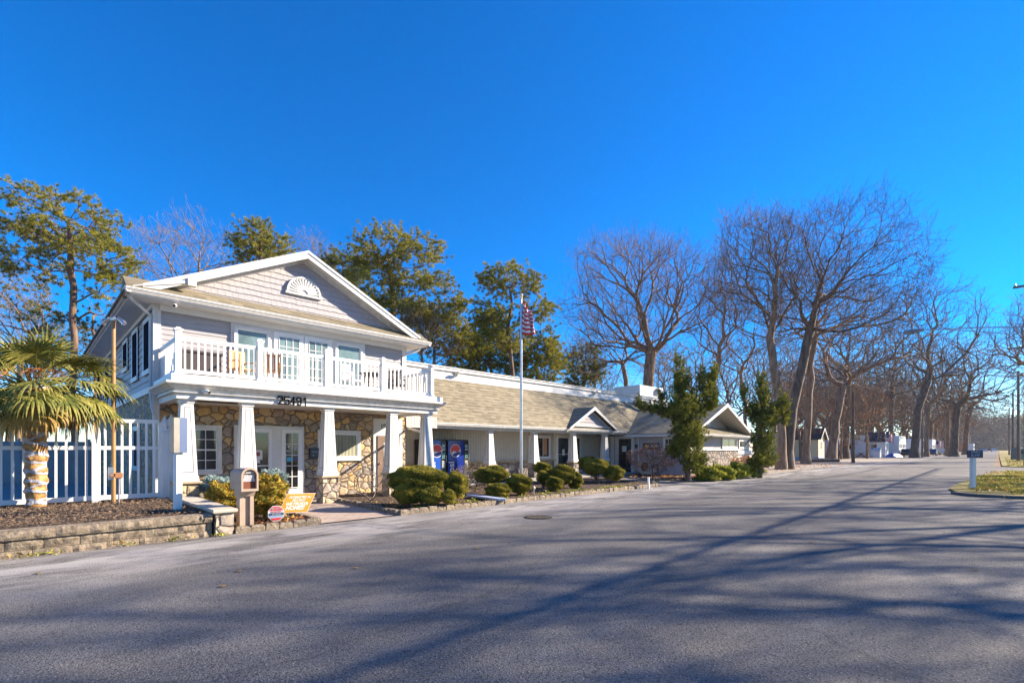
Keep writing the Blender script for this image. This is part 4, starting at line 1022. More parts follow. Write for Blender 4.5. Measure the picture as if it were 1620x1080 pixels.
b.prism([a_-s_*.12,a_+s_*.12,e_*.8+s_*.16,e_,e_*.8-s_*.14],(0,0,.05)); b.build('board', M['blueboard'], t)
# heat pump
YA0, YA1 = YX(1041,25.6), YX(1017,25.6)
t = thing('heat_pump', 'cream outdoor heat pump unit against the lilac side wall under the laundry sign', 'heat pump', (25.3,(YA0+YA1)/2,0), world=True)
b = MB(); b.box(25.15,25.5,YA0,YA1,.18,.82,.02); b.box(25.2,25.45,YA0+.1,YA1-.1,-.0,.18); cs = b.build('casing', M['battentrim'], t)
b = MB(); b.lathe((0,0,0),[(.25,0),(.25,.012),(.21,.02),(.05,.022)],24); b.v=[(25.15-v[2],YA1-.36+v[0],.5+v[1]) for v in b.v]; b.build('fan_grille', M['darkmetal'], cs)
# manhole / drain grate on the road
p = G(851, 818); t = thing('storm_drain', 'round dark iron drain grate set in the asphalt near the kerb', 'drain', (p[0],p[1],.0))
b = MB(); b.lathe((0,0,-.01),[(.32,0),(.32,.018),(.30,.020)],28); b.build('rim', pm('cast_iron',(.035,.03,.026),(.06,.05,.042),14,.9,.3,40,spec=.1), t)
b = MB()
for k in range(7):
    y = -.27+.09*k; h = math.sqrt(max(0,.285**2-y*y)); b.box(-h,h,y-.022,y+.022,.010,.020,.003)
b.build('grate', pm('iron_bar',(.10,.085,.07),(.07,.06,.05),14,.8,spec=.2), t)
# speed bump sign
p = W(1539, 18.1); t = thing('speed_sign', 'small navy speed bump sign on a white square post at the tip of the grass', 'road sign', (p[0],p[1],.03), R(-45))
b = MB(); b.box(-.065,.065,-.065,.065,0,1.22,.006); b.build('post', M['white_vinyl'], t)
b = MB(); b.box(-.29,.29,-.10,-.07,1.18,1.46,.008); pn = b.build('panel', solid('sign_navy_panel', (.012,.022,.085), .4), t)
text('SPEED', .125, solid('sign_letters', (.42,.45,.5)), pn, (0,-.105,1.385), ext=.002); text('BUMP', .125, bpy.data.materials['sign_letters'], pn, (0,-.105,1.26), ext=.002)
# green utility cabinet
p = W(1613, 66); t = thing('utility_cabinet', 'grey-green metal utility cabinet standing on the far grass verge', 'utility cabinet', (p[0],p[1],0), R(-45))
b = MB(); b.box(-.75,.75,-.5,.5,.05,1.45,.06); b.build('cabinet', solid('sage_metal', (.16,.20,.18), .5), t); b = MB(); b.box(-.7,.7,-.46,.46,1.45,1.62,.07); b.build('lid', bpy.data.materials['sage_metal'], t)
b = MB(); b.lathe((0,0,0),[(.3,0),(.3,.02)],16); b.v=[(v[0],-.5-v[2],1.05+v[1]) for v in b.v]; b.build('round_plate', M['darkmetal'], t)

# utility poles, street lamps, wires
def upole(label, x, y, h, lampdir=None, lamplab=None, mat='oldwood', arm=True):
    t = thing('utility_pole', label, 'utility pole', (x,y,0), 0, 'wooden utility poles along the road')
    b = MB(); b.tube([(0,0,0),(0,0,h*.5),(0,0,h)],[.17,.14,.11],12); b.build('pole', M[mat], t)
    if arm:
        b = MB(); b.box(-.05,.05,-1.2,1.2,h-.62,h-.50,.01); b.bar((.06,-.6,h-.6),(.06,0,h-1.1),.03); b.bar((.06,.6,h-.6),(.06,0,h-1.1),.03); c = b.build('crossarm', M['oldwood'], t)
        for yy in (-1.1,-.4,.4,1.1): b = MB(); b.lathe((0,yy,h-.5),[(.03,0),(.05,.05),(.03,.09),(.045,.13),(.02,.16)],8); b.build('insulator', M['metal'], c)
    return t
def lamp(label, x, y, z, reach, rise):
    t = thing('street_lamp', label, 'street lamp', (x,y,z), 0, 'cobra street lamps on long arms')
    b = MB(); b.tube([(0,.1,0),(0,reach*.5,rise*.6),(0,reach,rise)],.032,8); b.tube([(0,.1,-.5),(0,reach*.55,rise*.35),(0,reach*.85,rise*.9)],.022,6); b.build('arm', M['metal'], t)
    b = MB(); b.tube([(0,reach-.1,rise),(0,reach+.15,rise+.02),(0,reach+.5,rise+.02),(0,reach+.85,rise-.02),(0,reach+.95,rise-.05)],[.05,.11,.15,.12,.05],12); b.build('lamp_head', solid('lamp_grey', (.20,.21,.25), .5), t)
    b = MB(); b.lathe((0,reach+.45,rise-.19),[(.02,0),(.10,.03),(.13,.09)],12); b.build('lens', M['glass_teal'], t)
upole('tall wooden utility pole with a crossarm just inside the right edge of the view', 38.7, -1.75, 11.0)
upole('wooden pole beyond the right edge of the view carrying the thick cables', 62, -3.9, 7.6, arm=False)
upole('second wooden utility pole, beyond the nearest one at the right edge', 62, -1.7, 11.0)
upole('third wooden utility pole down the right side of the road', 86, -1.7, 11.0)
upole('fourth wooden utility pole down the right side of the road', 118, -1.7, 11.0)
upole('farthest wooden utility pole on the right side of the road', 160, -1.7, 11.0)
lamp('nearest grey street lamp reaching over the road on a long double arm', 38.7, -1.6, 8.1, 4.9, .65)
lamp('second street lamp over the road, smaller and lower in the view', 62, -1.6, 8.1, 4.3, .6)
lamp('third and farthest street lamp over the road', 118, -1.6, 8.1, 3.5, .5)
x, y = W(1349.7, 52); upole('dark slim wooden pole on the gravel among the tree trunks', x, y, 7.6, mat='bark_dark', arm=False)
x, y = W(1373.5, 78); upole('short dark post in front of the cream trailer porch', x, y, 3.6, mat='bark_dark', arm=False)
x, y = W(1459, 84); upole('pale wooden pole between two trunks beside the motorhomes', x, y, 13, mat='bark_pale', arm=False)
wires = [((12,-4.4,7.0),(38.7,-1.75,8.0),'thick black cable'),((12,-4.7,7.25),(38.7,-1.75,8.25),'second thick black cable'),((38.7,-1.75,8.0),(62,-1.7,8.0),'cable'),((62,-1.7,8.0),(86,-1.7,8.0),'cable'),((86,-1.7,8.0),(118,-1.7,8.0),'cable')]
def wire(label, p, q, sag, r, mat='black', grp='overhead wires'):
    p = Vector(p); q = Vector(q); pts = [p.lerp(q, k/16)-Vector((0,0,sag*4*(k/16)*(1-k/16))) for k in range(17)]
    b = MB(); b.v = []; c = (p+q)/2
    b.tube([v-c for v in pts], r, 5); o = b.build('overhead_wire', M[mat]); o.location = c; tag(o, label, 'cable', grp); return o
wire('thick lower telephone cable running toward the viewer beyond the right edge', (-6,-3.85,6.6),(62,-3.85,6.6),.12,.036)
wire('second thick telephone cable just above the lower one beyond the right edge', (-6,-4.05,6.85),(62,-4.0,6.85),.12,.030)
wire('third telephone cable beside the two thick ones beyond the right edge', (-6,-3.8,6.3),(62,-3.8,6.35),.12,.02)
for i, (a, c) in enumerate(((38.7,62),(62,86),(86,118),(118,160))):
    wire('thick low cable between utility pole %s' % ('one and two','two and three','three and four','four and five')[i], (a,-1.75,7.9),(c,-1.72,7.9),.4,.035)
    for j, yy in enumerate((-1.1,.4)):
        wire('thin high wire on the %s side of the crossarms between pole %s' % (('outer','road')[j], ('one and two','two and three','three and four','four and five')[i]), (a,-1.75+yy,10.66),(c,-1.7+yy,10.66),.45,.018)
for k, (z0, X, lb) in enumerate(((8.4,70,'long service wire rising from the nearest pole across the road to the trees'),(8.2,92,'thinner service wire crossing the road behind the nearest lamp'),)):
    wire(lb, (38.7,-1.7,z0),(X,13,7.5-k*.8),.5,.014)
wire('service wire crossing the road from the second pole', (62,-1.7,8.2),(110,13.5,6.5),.6,.016)

# far background: white privacy fence of the pool yard
M['shade_vinyl'] = pm('shaded_vinyl', (.36,.36,.36), (.30,.30,.30), 2, .6)  # white vinyl darkened: the yard's shade is put into the colour
t = thing('privacy_fence', 'solid white privacy fence closing the yard behind the picket fence', 'fence', (-8,30,0))
for k in range(8):
    b = MB(); b.box(k*2.3-6,k*2.3-3.72,-.02,.02,.1,1.85,.004); 
    for j in range(15): b.box(k*2.3-6+j*.152,k*2.3-6+j*.152+.006,-.024,.024,.15,1.8)
    b.box(k*2.3-6,k*2.3-3.72,-.04,.04,1.75,1.86,.004); b.build('fence_panel', M['shade_vinyl'], t)
    b = MB(); b.box(k*2.3-6.07,k*2.3-5.94,-.065,.065,0,1.98,.006); b.build('fence_post', M['shade_vinyl'], t)

# ================================================================== TRAILERS AND FAR PARK
def cabin(label, x, y, wdt, lng, hw_, hr, body, roof='dark', tiers=True, porch=False):
    t = thing('park_cabin', label, 'park cabin', (x,y,0))
    b = MB(); b.box(-wdt/2,wdt/2,0,lng,.45,hw_); b.courses((-wdt/2,lng,.45),(0,-1,0),(0,0,1),(-1,0,0),lng,hw_-.45,.22,.02)
    b.prism([(-wdt/2,0.01,hw_),(wdt/2,.01,hw_),(0,.01,hr-.08)],(0,2.6,0)); b.build('wall', body, t)
    b = MB(); b.box(-wdt/2-.02,wdt/2+.02,-.02,lng,0,.47); b.build('skirting', solid('skirt_blue', (.33,.36,.50)) if tiers else M['trim'], t)
    b = MB()
    for s_ in (-1,1): b.prism([(0,-.35,hr),(s_*(wdt/2+.3),-.35,hw_-.22),(s_*(wdt/2+.3),-.35,hw_-.30),(0,-.35,hr-.10)],(0,3.3,0))
    b.build('roof', M['darkroof'], t)
    b = MB()
    for s_ in (-1,1): b.prism([(0,-.40,hr+.04),(s_*(wdt/2+.34),-.40,hw_-.20),(s_*(wdt/2+.34),-.40,hw_-.42),(0,-.40,hr-.20)],(0,.05,0))
    b.box(-wdt/2-.15,wdt/2+.15,2.9,lng+.2,hw_-.08,hw_+.06); b.build('fascia', M['white'], t)
    b = MB(); b.box(-wdt/2+.35,wdt/2-.35,2.9,lng,hw_+.06,hr-.55); b.build('clerestory', M['trim'], t)
    b = MB(); b.box(-wdt/2+.25,wdt/2-.25,2.85,lng+.1,hr-.55,hr-.42); b.build('loft_roof', M['darkroof'], t)
    for k in range(5):
        b = MB(); yy = 3.6+k*(lng-4.6)/5; b.box(-wdt/2+.33,-wdt/2+.36,yy,yy+1.0,hw_+.15,hr-.68); b.build('window', M['glass'], t)
    for (xx,z0,z1) in ((.0,1.55,2.35),): 
        b = MB(); b.box(xx-.42,xx+.42,-.04,0,z0-.08,z1+.08,.01); wn = b.build('window', M['trim'], t)
        b = MB(); b.box(xx-.34,xx+.34,-.055,-.04,z0,z0+.36); b.box(xx-.34,xx+.34,-.055,-.04,z0+.43,z1); b.build('pane', M['glass_dark'], wn)
    b = MB(); b.prism([(-.32,-.03,hw_-.1),(.32,-.03,hw_-.1),(.26,-.03,hw_+.35),(0,-.03,hw_+.62),(-.26,-.03,hw_+.35)],(0,.05,0)); wn = b.build('loft_window', M['glass'], t)
    for k in range(3):
        b = MB(); yy = 1.2+k*3.2; b.box(-wdt/2-.05,-wdt/2-.01,yy,yy+.9,1.4,2.3,.01); b.build('window', M['glass_dark'], t)
    return t
M['darkroof'] = pm('dark_shingle', (.035,.035,.038),(.07,.068,.07),9,.9,.3,40)
M['cream'] = pm('cream_panel', (.66,.56,.34),(.60,.51,.31),3,.6); M['tan'] = pm('tan_panel', (.42,.35,.24),(.36,.30,.21),3,.6); M['rv'] = pm('white_fibreglass', (.72,.72,.72),(.64,.64,.65),2,.3)
M['rvgrey'] = solid('grey_fibreglass', (.26,.28,.33), .3); M['lilac'] = solid('lilac_panel', (.42,.42,.52), .6)
x, y = W(1299.5, 62); cabin('cream park cabin with a steep dark gable and loft window between two tree trunks', x, y, 2.9, 12, 2.95, 4.15, M['cream'])
x, y = W(1403, 86); cabin('white park cabin with a small dark gable near the first flag', x, y, 3.6, 10, 3.0, 4.5, M['rv'], tiers=False)
def trailer(label, px, z, L_, h, mat, dark=False, nose=False, rz=0, stripe=None):
    x, y = W(px, z); t = thing('travel_trailer', label, 'trailer', (x,y,0), rz, 'trailers parked beyond the road')
    b = MB(); pr = [(-L_/2,.55),(-L_/2,h-.15),(-L_/2+.15,h),(L_/2-.9,h),(L_/2-.25,h-.4),(L_/2,1.6),(L_/2-.1,.55)] if nose else [(-L_/2,.45),(-L_/2,h-.1),(-L_/2+.1,h),(L_/2-.1,h),(L_/2,h-.1),(L_/2,.45)]
    b.prism([(a,0,c) for a, c in pr],(0,2.4,0)); b.build('body', mat, t)
    if stripe:
        b = MB(); b.prism([(-L_/2+.3,-.015,1.0),(L_/2-1.2,-.015,1.9),(L_/2-.6,-.015,2.0),(-L_/2+1.2,-.015,.95)],(0,.02,0)); b.build('swoosh', stripe, t)
    k = 0; xx = -L_/2+.8
    while xx < L_/2-1.6:
        b = MB(); b.box(xx-.05,xx+.95,-.03,0,1.65,2.35,.01); wn = b.build('window_frame', M['darkmetal'] if dark else M['trim'], t); b = MB(); b.box(xx,xx+.9,-.04,-.03,1.7,2.3); b.build('pane', M['glass_dark'], wn); xx += 2.2
    b = MB(); b.box(L_/2-1.4,L_/2-.75,-.025,0,.6,2.4,.01); b.build('door', M['trim'], t)
    for s_ in (-.5,.5):
        b = MB(); b.lathe((0,0,0),[(.36,0),(.38,.05),(.38,.18),(.36,.22)],18); b.v=[(s_+v[0],-.02+v[2],.37+v[1]) for v in b.v]; wh = b.build('wheel', M['black'], t)
        b = MB(); b.lathe((0,0,0),[(.2,0),(.16,.02),(.05,.03)],12); b.v=[(s_+v[0],-.02-v[2],.37+v[1]) for v in b.v]; b.build('rim', M['metal'], wh)
    b = MB(); b.box(-L_/2,L_/2,-.01,.05,h-.5,h-.42) if not nose else b.box(-L_/2+.2,L_/2-1.0,-.02,.02,h-.32,h-.22); b.build('awning_rail', M['rvgrey'], t)
    return t
trailer('pale lilac trailer side between the cream cabin and a dark trunk', 1326, 76, 6.0, 3.15, M['lilac'])
trailer('long tan trailer home behind the left tree trunks', 1262, 84, 14, 3.1, M['tan'])
trailer('low tan trailer home left of the white park cabin', 1366, 92, 9, 3.3, M['tan'])
trailer('grey and white fifth-wheel trailer with dark windows and swoosh graphics', 1428, 93, 9.5, 3.9, M['rv'], True, True, stripe=M['rvgrey'])
trailer('white rounded trailer with small windows behind the second flag', 1478, 112, 9, 3.6, M['rv'], False, True, stripe=M['rvgrey'])
trailer('small white trailer seen between two roadside trunks', 1512, 150, 8, 3.4, M['rv'], True, True)
trailer('farthest white trailer beyond the speed bump sign', 1541, 190, 9, 3.4, M['rv'], True, True)
trailer('orange-trimmed tan trailer just left of the speed bump sign', 1526, 170, 7, 3.4, solid('salmon_panel', (.50,.25,.14)))
trailer('white camper directly behind the leaning roadside tree', 1460, 101, 8, 3.5, M['rv'], True, True, stripe=M['rvgrey'])
trailer('cream trailer home with small windows behind the slim dark pole', 1347, 90, 8, 3.2, M['cream'])
trailer('white camper far back between the thick dark trunks', 1500, 128, 8, 3.5, M['rv'], True, True)
trailer('tan motorhome beyond the reddish trunk', 1492, 140, 8, 3.4, M['tan'], False, True)
def car(label, px, z, c, rz=0, sc=1):
    x, y = W(px, z); t = thing('parked_car', label, 'car', (x,y,0), rz, 'cars parked beyond the road'); t.scale = (sc,)*3
    mt = solid('car_paint_'+label.split()[0], c, .25)
    b = MB(); pr = [(-2.2,.35),(-2.25,.85),(-1.9,1.0),(-1.45,1.45),(.3,1.48),(1.0,1.02),(2.0,.9),(2.2,.7),(2.2,.35)]; b.prism([(a,-.85,h) for a,h in pr],(0,1.7,0)); b.build('body', mt, t)
    b = MB(); b.prism([(-1.65,-.86,1.02),(-1.35,-.86,1.38),(.22,-.86,1.40),(.75,-.86,1.02)],(0,1.72,0)); b.build('window', M['glass_dark'], t)
    for s_ in (-1.35,1.4): 
        for yy in (-.87,.67):
            b = MB(); b.lathe((0,0,0),[(.30,0),(.33,.04),(.33,.17),(.30,.2)],16); b.v=[(s_+v[0],yy+v[2],.33+v[1]) for v in b.v]; b.build('wheel', M['black'], t)
    return t
car('dark pickup-sized car parked beside the fifth-wheel trailer', 1437, 90, (.02,.022,.025))
car('white van-sized car parked beside the rounded white trailer', 1494, 116, (.55,.55,.55))
car('blue car parked in front of the long row of trailers', 1474, 104, (.03,.06,.16))
car('white car parked far down the road on the left', 1572, 230, (.6,.6,.6)); car('silver car parked just beyond the farthest trailer', 1556, 215, (.35,.36,.38)); car('red car far down the road on the left', 1566, 250, (.3,.03,.02))
def smallflag(label, px, py, z):
    x, y = W(px, z); h = HH(py, z)
    t = thing('flag_staff', 'thin white staff for the '+label, 'flag staff', (x-.95,y,0)); b = MB(); b.tube([(0,0,0),(0,0,h+.75)],.03,6); b.build('staff', M['white'], t); b = MB(); b.lathe((0,0,h+.75),[(.05,0),(.06,.05),(.02,.1)],8); b.build('finial', M['metal'], t)
    flag('flag', label, (x-.95,y,h+.7), -.5, 2.1, 1.25, lambda s_, v: (s_, .08*math.sin(s_*9), -v-.35*s_*s_-.05*math.sin(s_*7)), nx=20, ny=26)
smallflag('small flag flying beside the white park cabin', 1402, 692, 82); smallflag('small flag flying above the rounded white trailer', 1481, 702, 108)
# odds and ends by the trunks
x, y = W(1254, 46); t = thing('garden_chair', 'white slatted garden chair standing behind the forked tree', 'chair', (x+6,y+5.8,0), .8)
b = MB(); b.obox((0,0,.35),(1,0,.0),(0,1,-.2),(0,.2,1),(.33,.3,.03)); b.build('seat', M['white'], t); b = MB(); b.obox((0,.35,.75),(1,0,0),(0,1,-.35),(0,.35,1),(.33,.03,.45)); b.build('backrest', M['white'], t)
for sx in (-1,1): b = MB(); b.box(sx*.33-.03,sx*.33+.03,-.3,.3,.5,.55); b.build('armrest', M['white'], t); b = MB(); b.bar((sx*.33,-.3,0),(sx*.33,-.28,.55),.05); b.bar((sx*.33,.3,0),(sx*.33,.3,.5),.05); b.build('leg', M['white'], t)
x, y = W(1303, 55); t = thing('log_pile', 'two felled logs with pale sawn ends on the ground between the trunks', 'logs', (x,y,0), R(-40))
for k, (dy, r_, L_, z_) in enumerate(((0,.22,3.6,.2),(.5,.18,3.0,.17))):
    b = MB(); b.tube([(-L_/2,dy,z_),(0,dy+.1,z_+.03),(L_/2,dy,z_)],[r_,r_*1.05,r_*.9],10); lg = b.build('log', M['bark_dark'], t); b = MB(); b.tube([(L_/2-.01,dy,z_),(L_/2+.04,dy,z_)],[r_*.85,r_*.85],10); b.build('sawn_end', M['cream'], lg)
x, y = W(1322, 66); t = thing('firewood_stack', 'low stack of firewood in front of the pale lilac trailer', 'firewood', (x,y,0), R(-30))
for k in range(9): b = MB(); b.tube([(-.8+.2*(k%4)*2-.0,-.25,.12+.2*(k//4)),(-.8+.4*(k%4),.3,.12+.2*(k//4))],.11,7); b.build('log', M['oldwood'] if k % 2 else M['rust'], t)
x, y = W(1362, 84); t = thing('picnic_table', 'brown wooden picnic table in front of the tan trailer home', 'picnic table', (x,y,0), .3)
b = MB(); b.box(-.9,.9,-.4,.4,.72,.77); b.build('table_top', M['rust'], t)
for s_ in (-1,1): b = MB(); b.box(-.9,.9,s_*.75-.13,s_*.75+.13,.42,.46); b.build('bench', M['rust'], t); b = MB(); b.bar((s_*.65,-.75,0),(s_*.65,.3,.74),.08); b.bar((s_*.65,.75,0),(s_*.65,-.3,.74),.08); b.build('leg', M['rust'], t)
x, y = W(1414, 84); t = thing('covered_pile', 'low pile under a blue tarpaulin in front of the fifth-wheel trailer', 'tarpaulin', (x,y,0), -.3)
V_ = MB(); 
for j in range(9):
    for i in range(13): u_, v_ = i/12*2-1, j/8*2-1; V_.v.append((u_*1.9,v_*.9,max(0,.75*(1-u_**4)*(1-v_**2))+.05*math.sin(i*2.1)*math.cos(j*1.7)*(1-abs(v_))))
for j in range(8):
    for i in range(12): a = j*13+i; V_.f.append((a,a+1,a+14,a+13)); V_.mi.append(0)
V_.build('tarpaulin', solid('tarp_blue', (.04,.11,.40), .5), t); b = MB(); b.tube([(-1.7,-.9,.06),(1.7,-.95,.06)],.06,6); b.build('weight_pole', M['oldwood'], t)
x, y = W(1388, 82); t = thing('garden_shed', 'little white peaked shed box beside the white park cabin', 'shed', (x,y,0), -.1)
b = MB(); b.prism([(-.6,-.5,0),(.6,-.5,0),(.6,-.5,1.2),(0,-.5,1.6),(-.6,-.5,1.2)],(0,1,0)); b.build('wall', M['rv'], t); b = MB(); b.prism([(-.7,-.55,1.15),(0,-.55,1.68),(.7,-.55,1.15),(.7,-.55,1.1),(0,-.55,1.6),(-.7,-.55,1.1)],(0,1.1,0)); b.build('roof', M['trim'], t)
# leaves lying on the road
lv = [(61,907),(378,904),(564,899),(515,846),(1290,811),(1110,772),(755,868),(1365,780),(1285,858),(1545,902),(352,928)]
for i, (px, py) in enumerate(lv):
    p = G(px, py); b = MB(); pts = [(0,.06),(.02,.025),(.06,.03),(.035,0),(.05,-.035),(.01,-.03),(0,-.07),(-.01,-.03),(-.05,-.035),(-.035,0),(-.06,.03),(-.02,.025)]
    c_ = [(x_*1.0, y_*1.0, .012+.016*abs(x_)*20*.1+random.uniform(0,.01)) for x_, y_ in pts]
    b.prism(c_, (0,0,.0015)); o = b.build('fallen_leaf', M['palmdry']); o.scale = (.7,.7,.7); o.location = (p[0],p[1],.004); o.rotation_euler = (0,0,random.uniform(0,6)); tag(o, 'curled dry tan leaf lying on the asphalt', 'leaf', 'dry leaves on the asphalt')
# ================================================================== VEGETATION
def mst(nodes, par, plen, pts, bf):
    """grow a branching tree over pts from given trunk nodes (cost = distance + bf * path length)"""
    n0 = len(nodes); N = len(pts)
    P = np.zeros((n0+N,3)); P[:n0] = nodes; PA = list(par); PL = np.zeros(n0+N); PL[:n0] = plen
    best = np.full(N, 1e9); bj = np.zeros(N, int); alive = np.ones(N, bool)
    for j in range(n0):
        d = np.linalg.norm(pts-P[j], axis=1); c = d+bf*(PL[j]+d)
        m = c < best; best[m] = c[m]; bj[m] = j
    for k in range(N):
        i = int(np.argmin(np.where(alive, best, 1e18))); alive[i] = False; idx = n0+k
        P[idx] = pts[i]; PA.append(int(bj[i])); PL[idx] = PL[bj[i]]+np.linalg.norm(pts[i]-P[bj[i]])
        d = np.linalg.norm(pts-P[idx], axis=1); c = d+bf*(PL[idx]+d); m = (c < best) & alive; best[m] = c[m]; bj[m] = idx
    return P, np.array(PA), PL
def smooth_tree(P, PA, n0, it=3):
    N = len(P); cnt = np.zeros(N); np.add.at(cnt, PA[1:], 1)
    for _ in range(it):
        S = np.zeros_like(P); np.add.at(S, PA[1:], P[1:])
        avg = S/np.maximum(cnt,1)[:,None]; new = P.copy(); m = (cnt > 0); m[:n0] = False
        new[m] = P[m]*.4+.3*avg[m]+.3*P[PA[m]]; P = new
    return P
def subdivide_noise(P, PA, seglen, amp, rng, n0):
    """split long segments and wobble them"""
    NP = [p for p in P]; NPA = list(PA)
    for i in range(n0, len(P)):
        a, b = P[PA[i]], P[i]; L = np.linalg.norm(b-a); k = int(L/seglen)
        if k < 1: continue
        prev = PA[i]
        for q in range(1, k+1):
            t = q/(k+1); p = a+(b-a)*t+rng.normal(0, amp*L*.5*math.sin(t*PI), 3); NP.append(p); NPA.append(prev); prev = len(NP)-1
        NPA[i] = prev
    return np.array(NP), np.array(NPA)
def order(PA):
    N = len(PA); ch = [[] for _ in range(N)]
    for i in range(1, N): ch[PA[i]].append(i)
    out = [0]; 
    for i in out: out.extend(ch[i])
    return np.array(out), ch
def radii(P, PA, rbase, rtip, p=2.1):
    o, ch = order(PA); w = np.zeros(len(P))
    for i in o[::-1]:
        w[i] = sum(w[c] for c in ch[i]) if ch[i] else 1.0
    r = rbase*(w/w[0])**(1/p); return np.maximum(r, rtip), ch, w
def tubes(P, PA, r, ch, w, thin=.03):
    N = len(P); D = np.zeros((N,3)); D[1:] = P[1:]-P[PA[1:]]; L = np.linalg.norm(D,axis=1); L[L<1e-6] = 1e-6; D /= L[:,None]; D[0] = (0,0,1)
    main = np.full(N, -1)
    for i in range(N):
        if ch[i]: main[i] = max(ch[i], key=lambda c: w[c])
    ND = D.copy(); m = main >= 0; ND[m] = D[m]+D[main[m]]; ND /= np.maximum(np.linalg.norm(ND,axis=1),1e-6)[:,None]
    idx = np.arange(1,N); pa = PA[1:]; ismain = main[pa] == idx
    rA = np.where(ismain, r[pa], np.minimum(r[pa], r[idx]*1.35)); rB = r[idx]
    dA = np.where(ismain[:,None], ND[pa], D[idx]); dB = ND[idx]
    Vs, Fs = [], []; off = 0
    for lo, hi, k in ((-1,.018,3),(.018,.06,5),(.06,9,9)):
        s = (rB > lo) & (rB <= hi)
        if not s.any(): continue
        for_rings = []
        ref = np.array([.31,.23,.92])
        n = s.sum(); ang = np.arange(k)*2*PI/k
        rings = []
        for c, d, rr in ((P[pa][s], dA[s], rA[s]), (P[idx][s], dB[s], rB[s])):
            refv = np.where((np.abs(d@ref) > .95)[:,None], np.array([1,0,0.]), ref)
            a = np.cross(d, refv); a /= np.linalg.norm(a,axis=1)[:,None]; b = np.cross(d, a)
            rings.append(c[:,None,:]+rr[:,None,None]*(a[:,None,:]*np.cos(ang)[None,:,None]+b[:,None,:]*np.sin(ang)[None,:,None]))
        V = np.concatenate(rings, 1).reshape(-1,3)
        base = np.arange(n)[:,None]*2*k+off; j = np.arange(k)
        F = np.stack([base+j, base+(j+1)%k, base+(j+1)%k+k, base+j+k], 2).reshape(-1,4)
        Vs.append(V); Fs.append(F); off += len(V)
    return np.concatenate(Vs), np.concatenate(Fs)
def twigs(P, PA, r, w, rng, k=2, L=.8, maxw=3, up=.25, spread=.7, levels=2):
    """extra forked twigs on the thin ends; returns extended arrays"""
    NP = [P]; NPA = [PA]; n = len(P)
    tipids = np.where((w <= maxw))[0]; tipids = tipids[tipids > 0]
    d0 = P[tipids]-P[PA[tipids]]; d0 /= np.maximum(np.linalg.norm(d0,axis=1),1e-6)[:,None]
    src, dirs, ln = tipids, d0, L
    for lv in range(levels):
        src2 = np.repeat(src, k); dd = np.repeat(dirs, k, 0)+rng.normal(0, spread, (len(src2),3))*.8; dd[:,2] += up; dd /= np.linalg.norm(dd,axis=1)[:,None]
        base = np.concatenate(NP)[src2]; l = ln*rng.uniform(.5,1.3,len(src2))[:,None]
        mid = base+dd*l*.5+rng.normal(0,.04*ln,(len(src2),3)); d2 = dd+rng.normal(0,.25,dd.shape); d2[:,2] += up*.6; d2 /= np.linalg.norm(d2,axis=1)[:,None]; end = mid+d2*l*.5
        i0 = n; NP.append(mid); NPA.append(src2); n += len(mid); NP.append(end); NPA.append(np.arange(i0, i0+len(mid))); e0 = n; n += len(end)
        src = np.arange(e0, n); dirs = d2; ln *= .65
    return np.concatenate(NP), np.concatenate(NPA)
def crown_pts(rng, n, c, rad, fill=.55, low=-.75, lump=.18, seed=0):
    ph = rng.uniform(0,6,8); out = []
    while len(out) < n:
        v = rng.normal(0,1,3); v /= np.linalg.norm(v)
        if v[2] < low and rng.random() < .85: continue
        env = 1+lump*(math.sin(3*v[0]+ph[0])*math.sin(4*v[1]+ph[1])+.6*math.sin(6*v[2]+ph[2]+3*v[0]))
        rr = (rng.random()**(1/3)) if rng.random() > fill else rng.uniform(.8,1)
        out.append(np.array(c)+v*np.array(rad)*rr*env)
    return np.array(out)
def finish_np(V, loc): return V-np.array(loc)
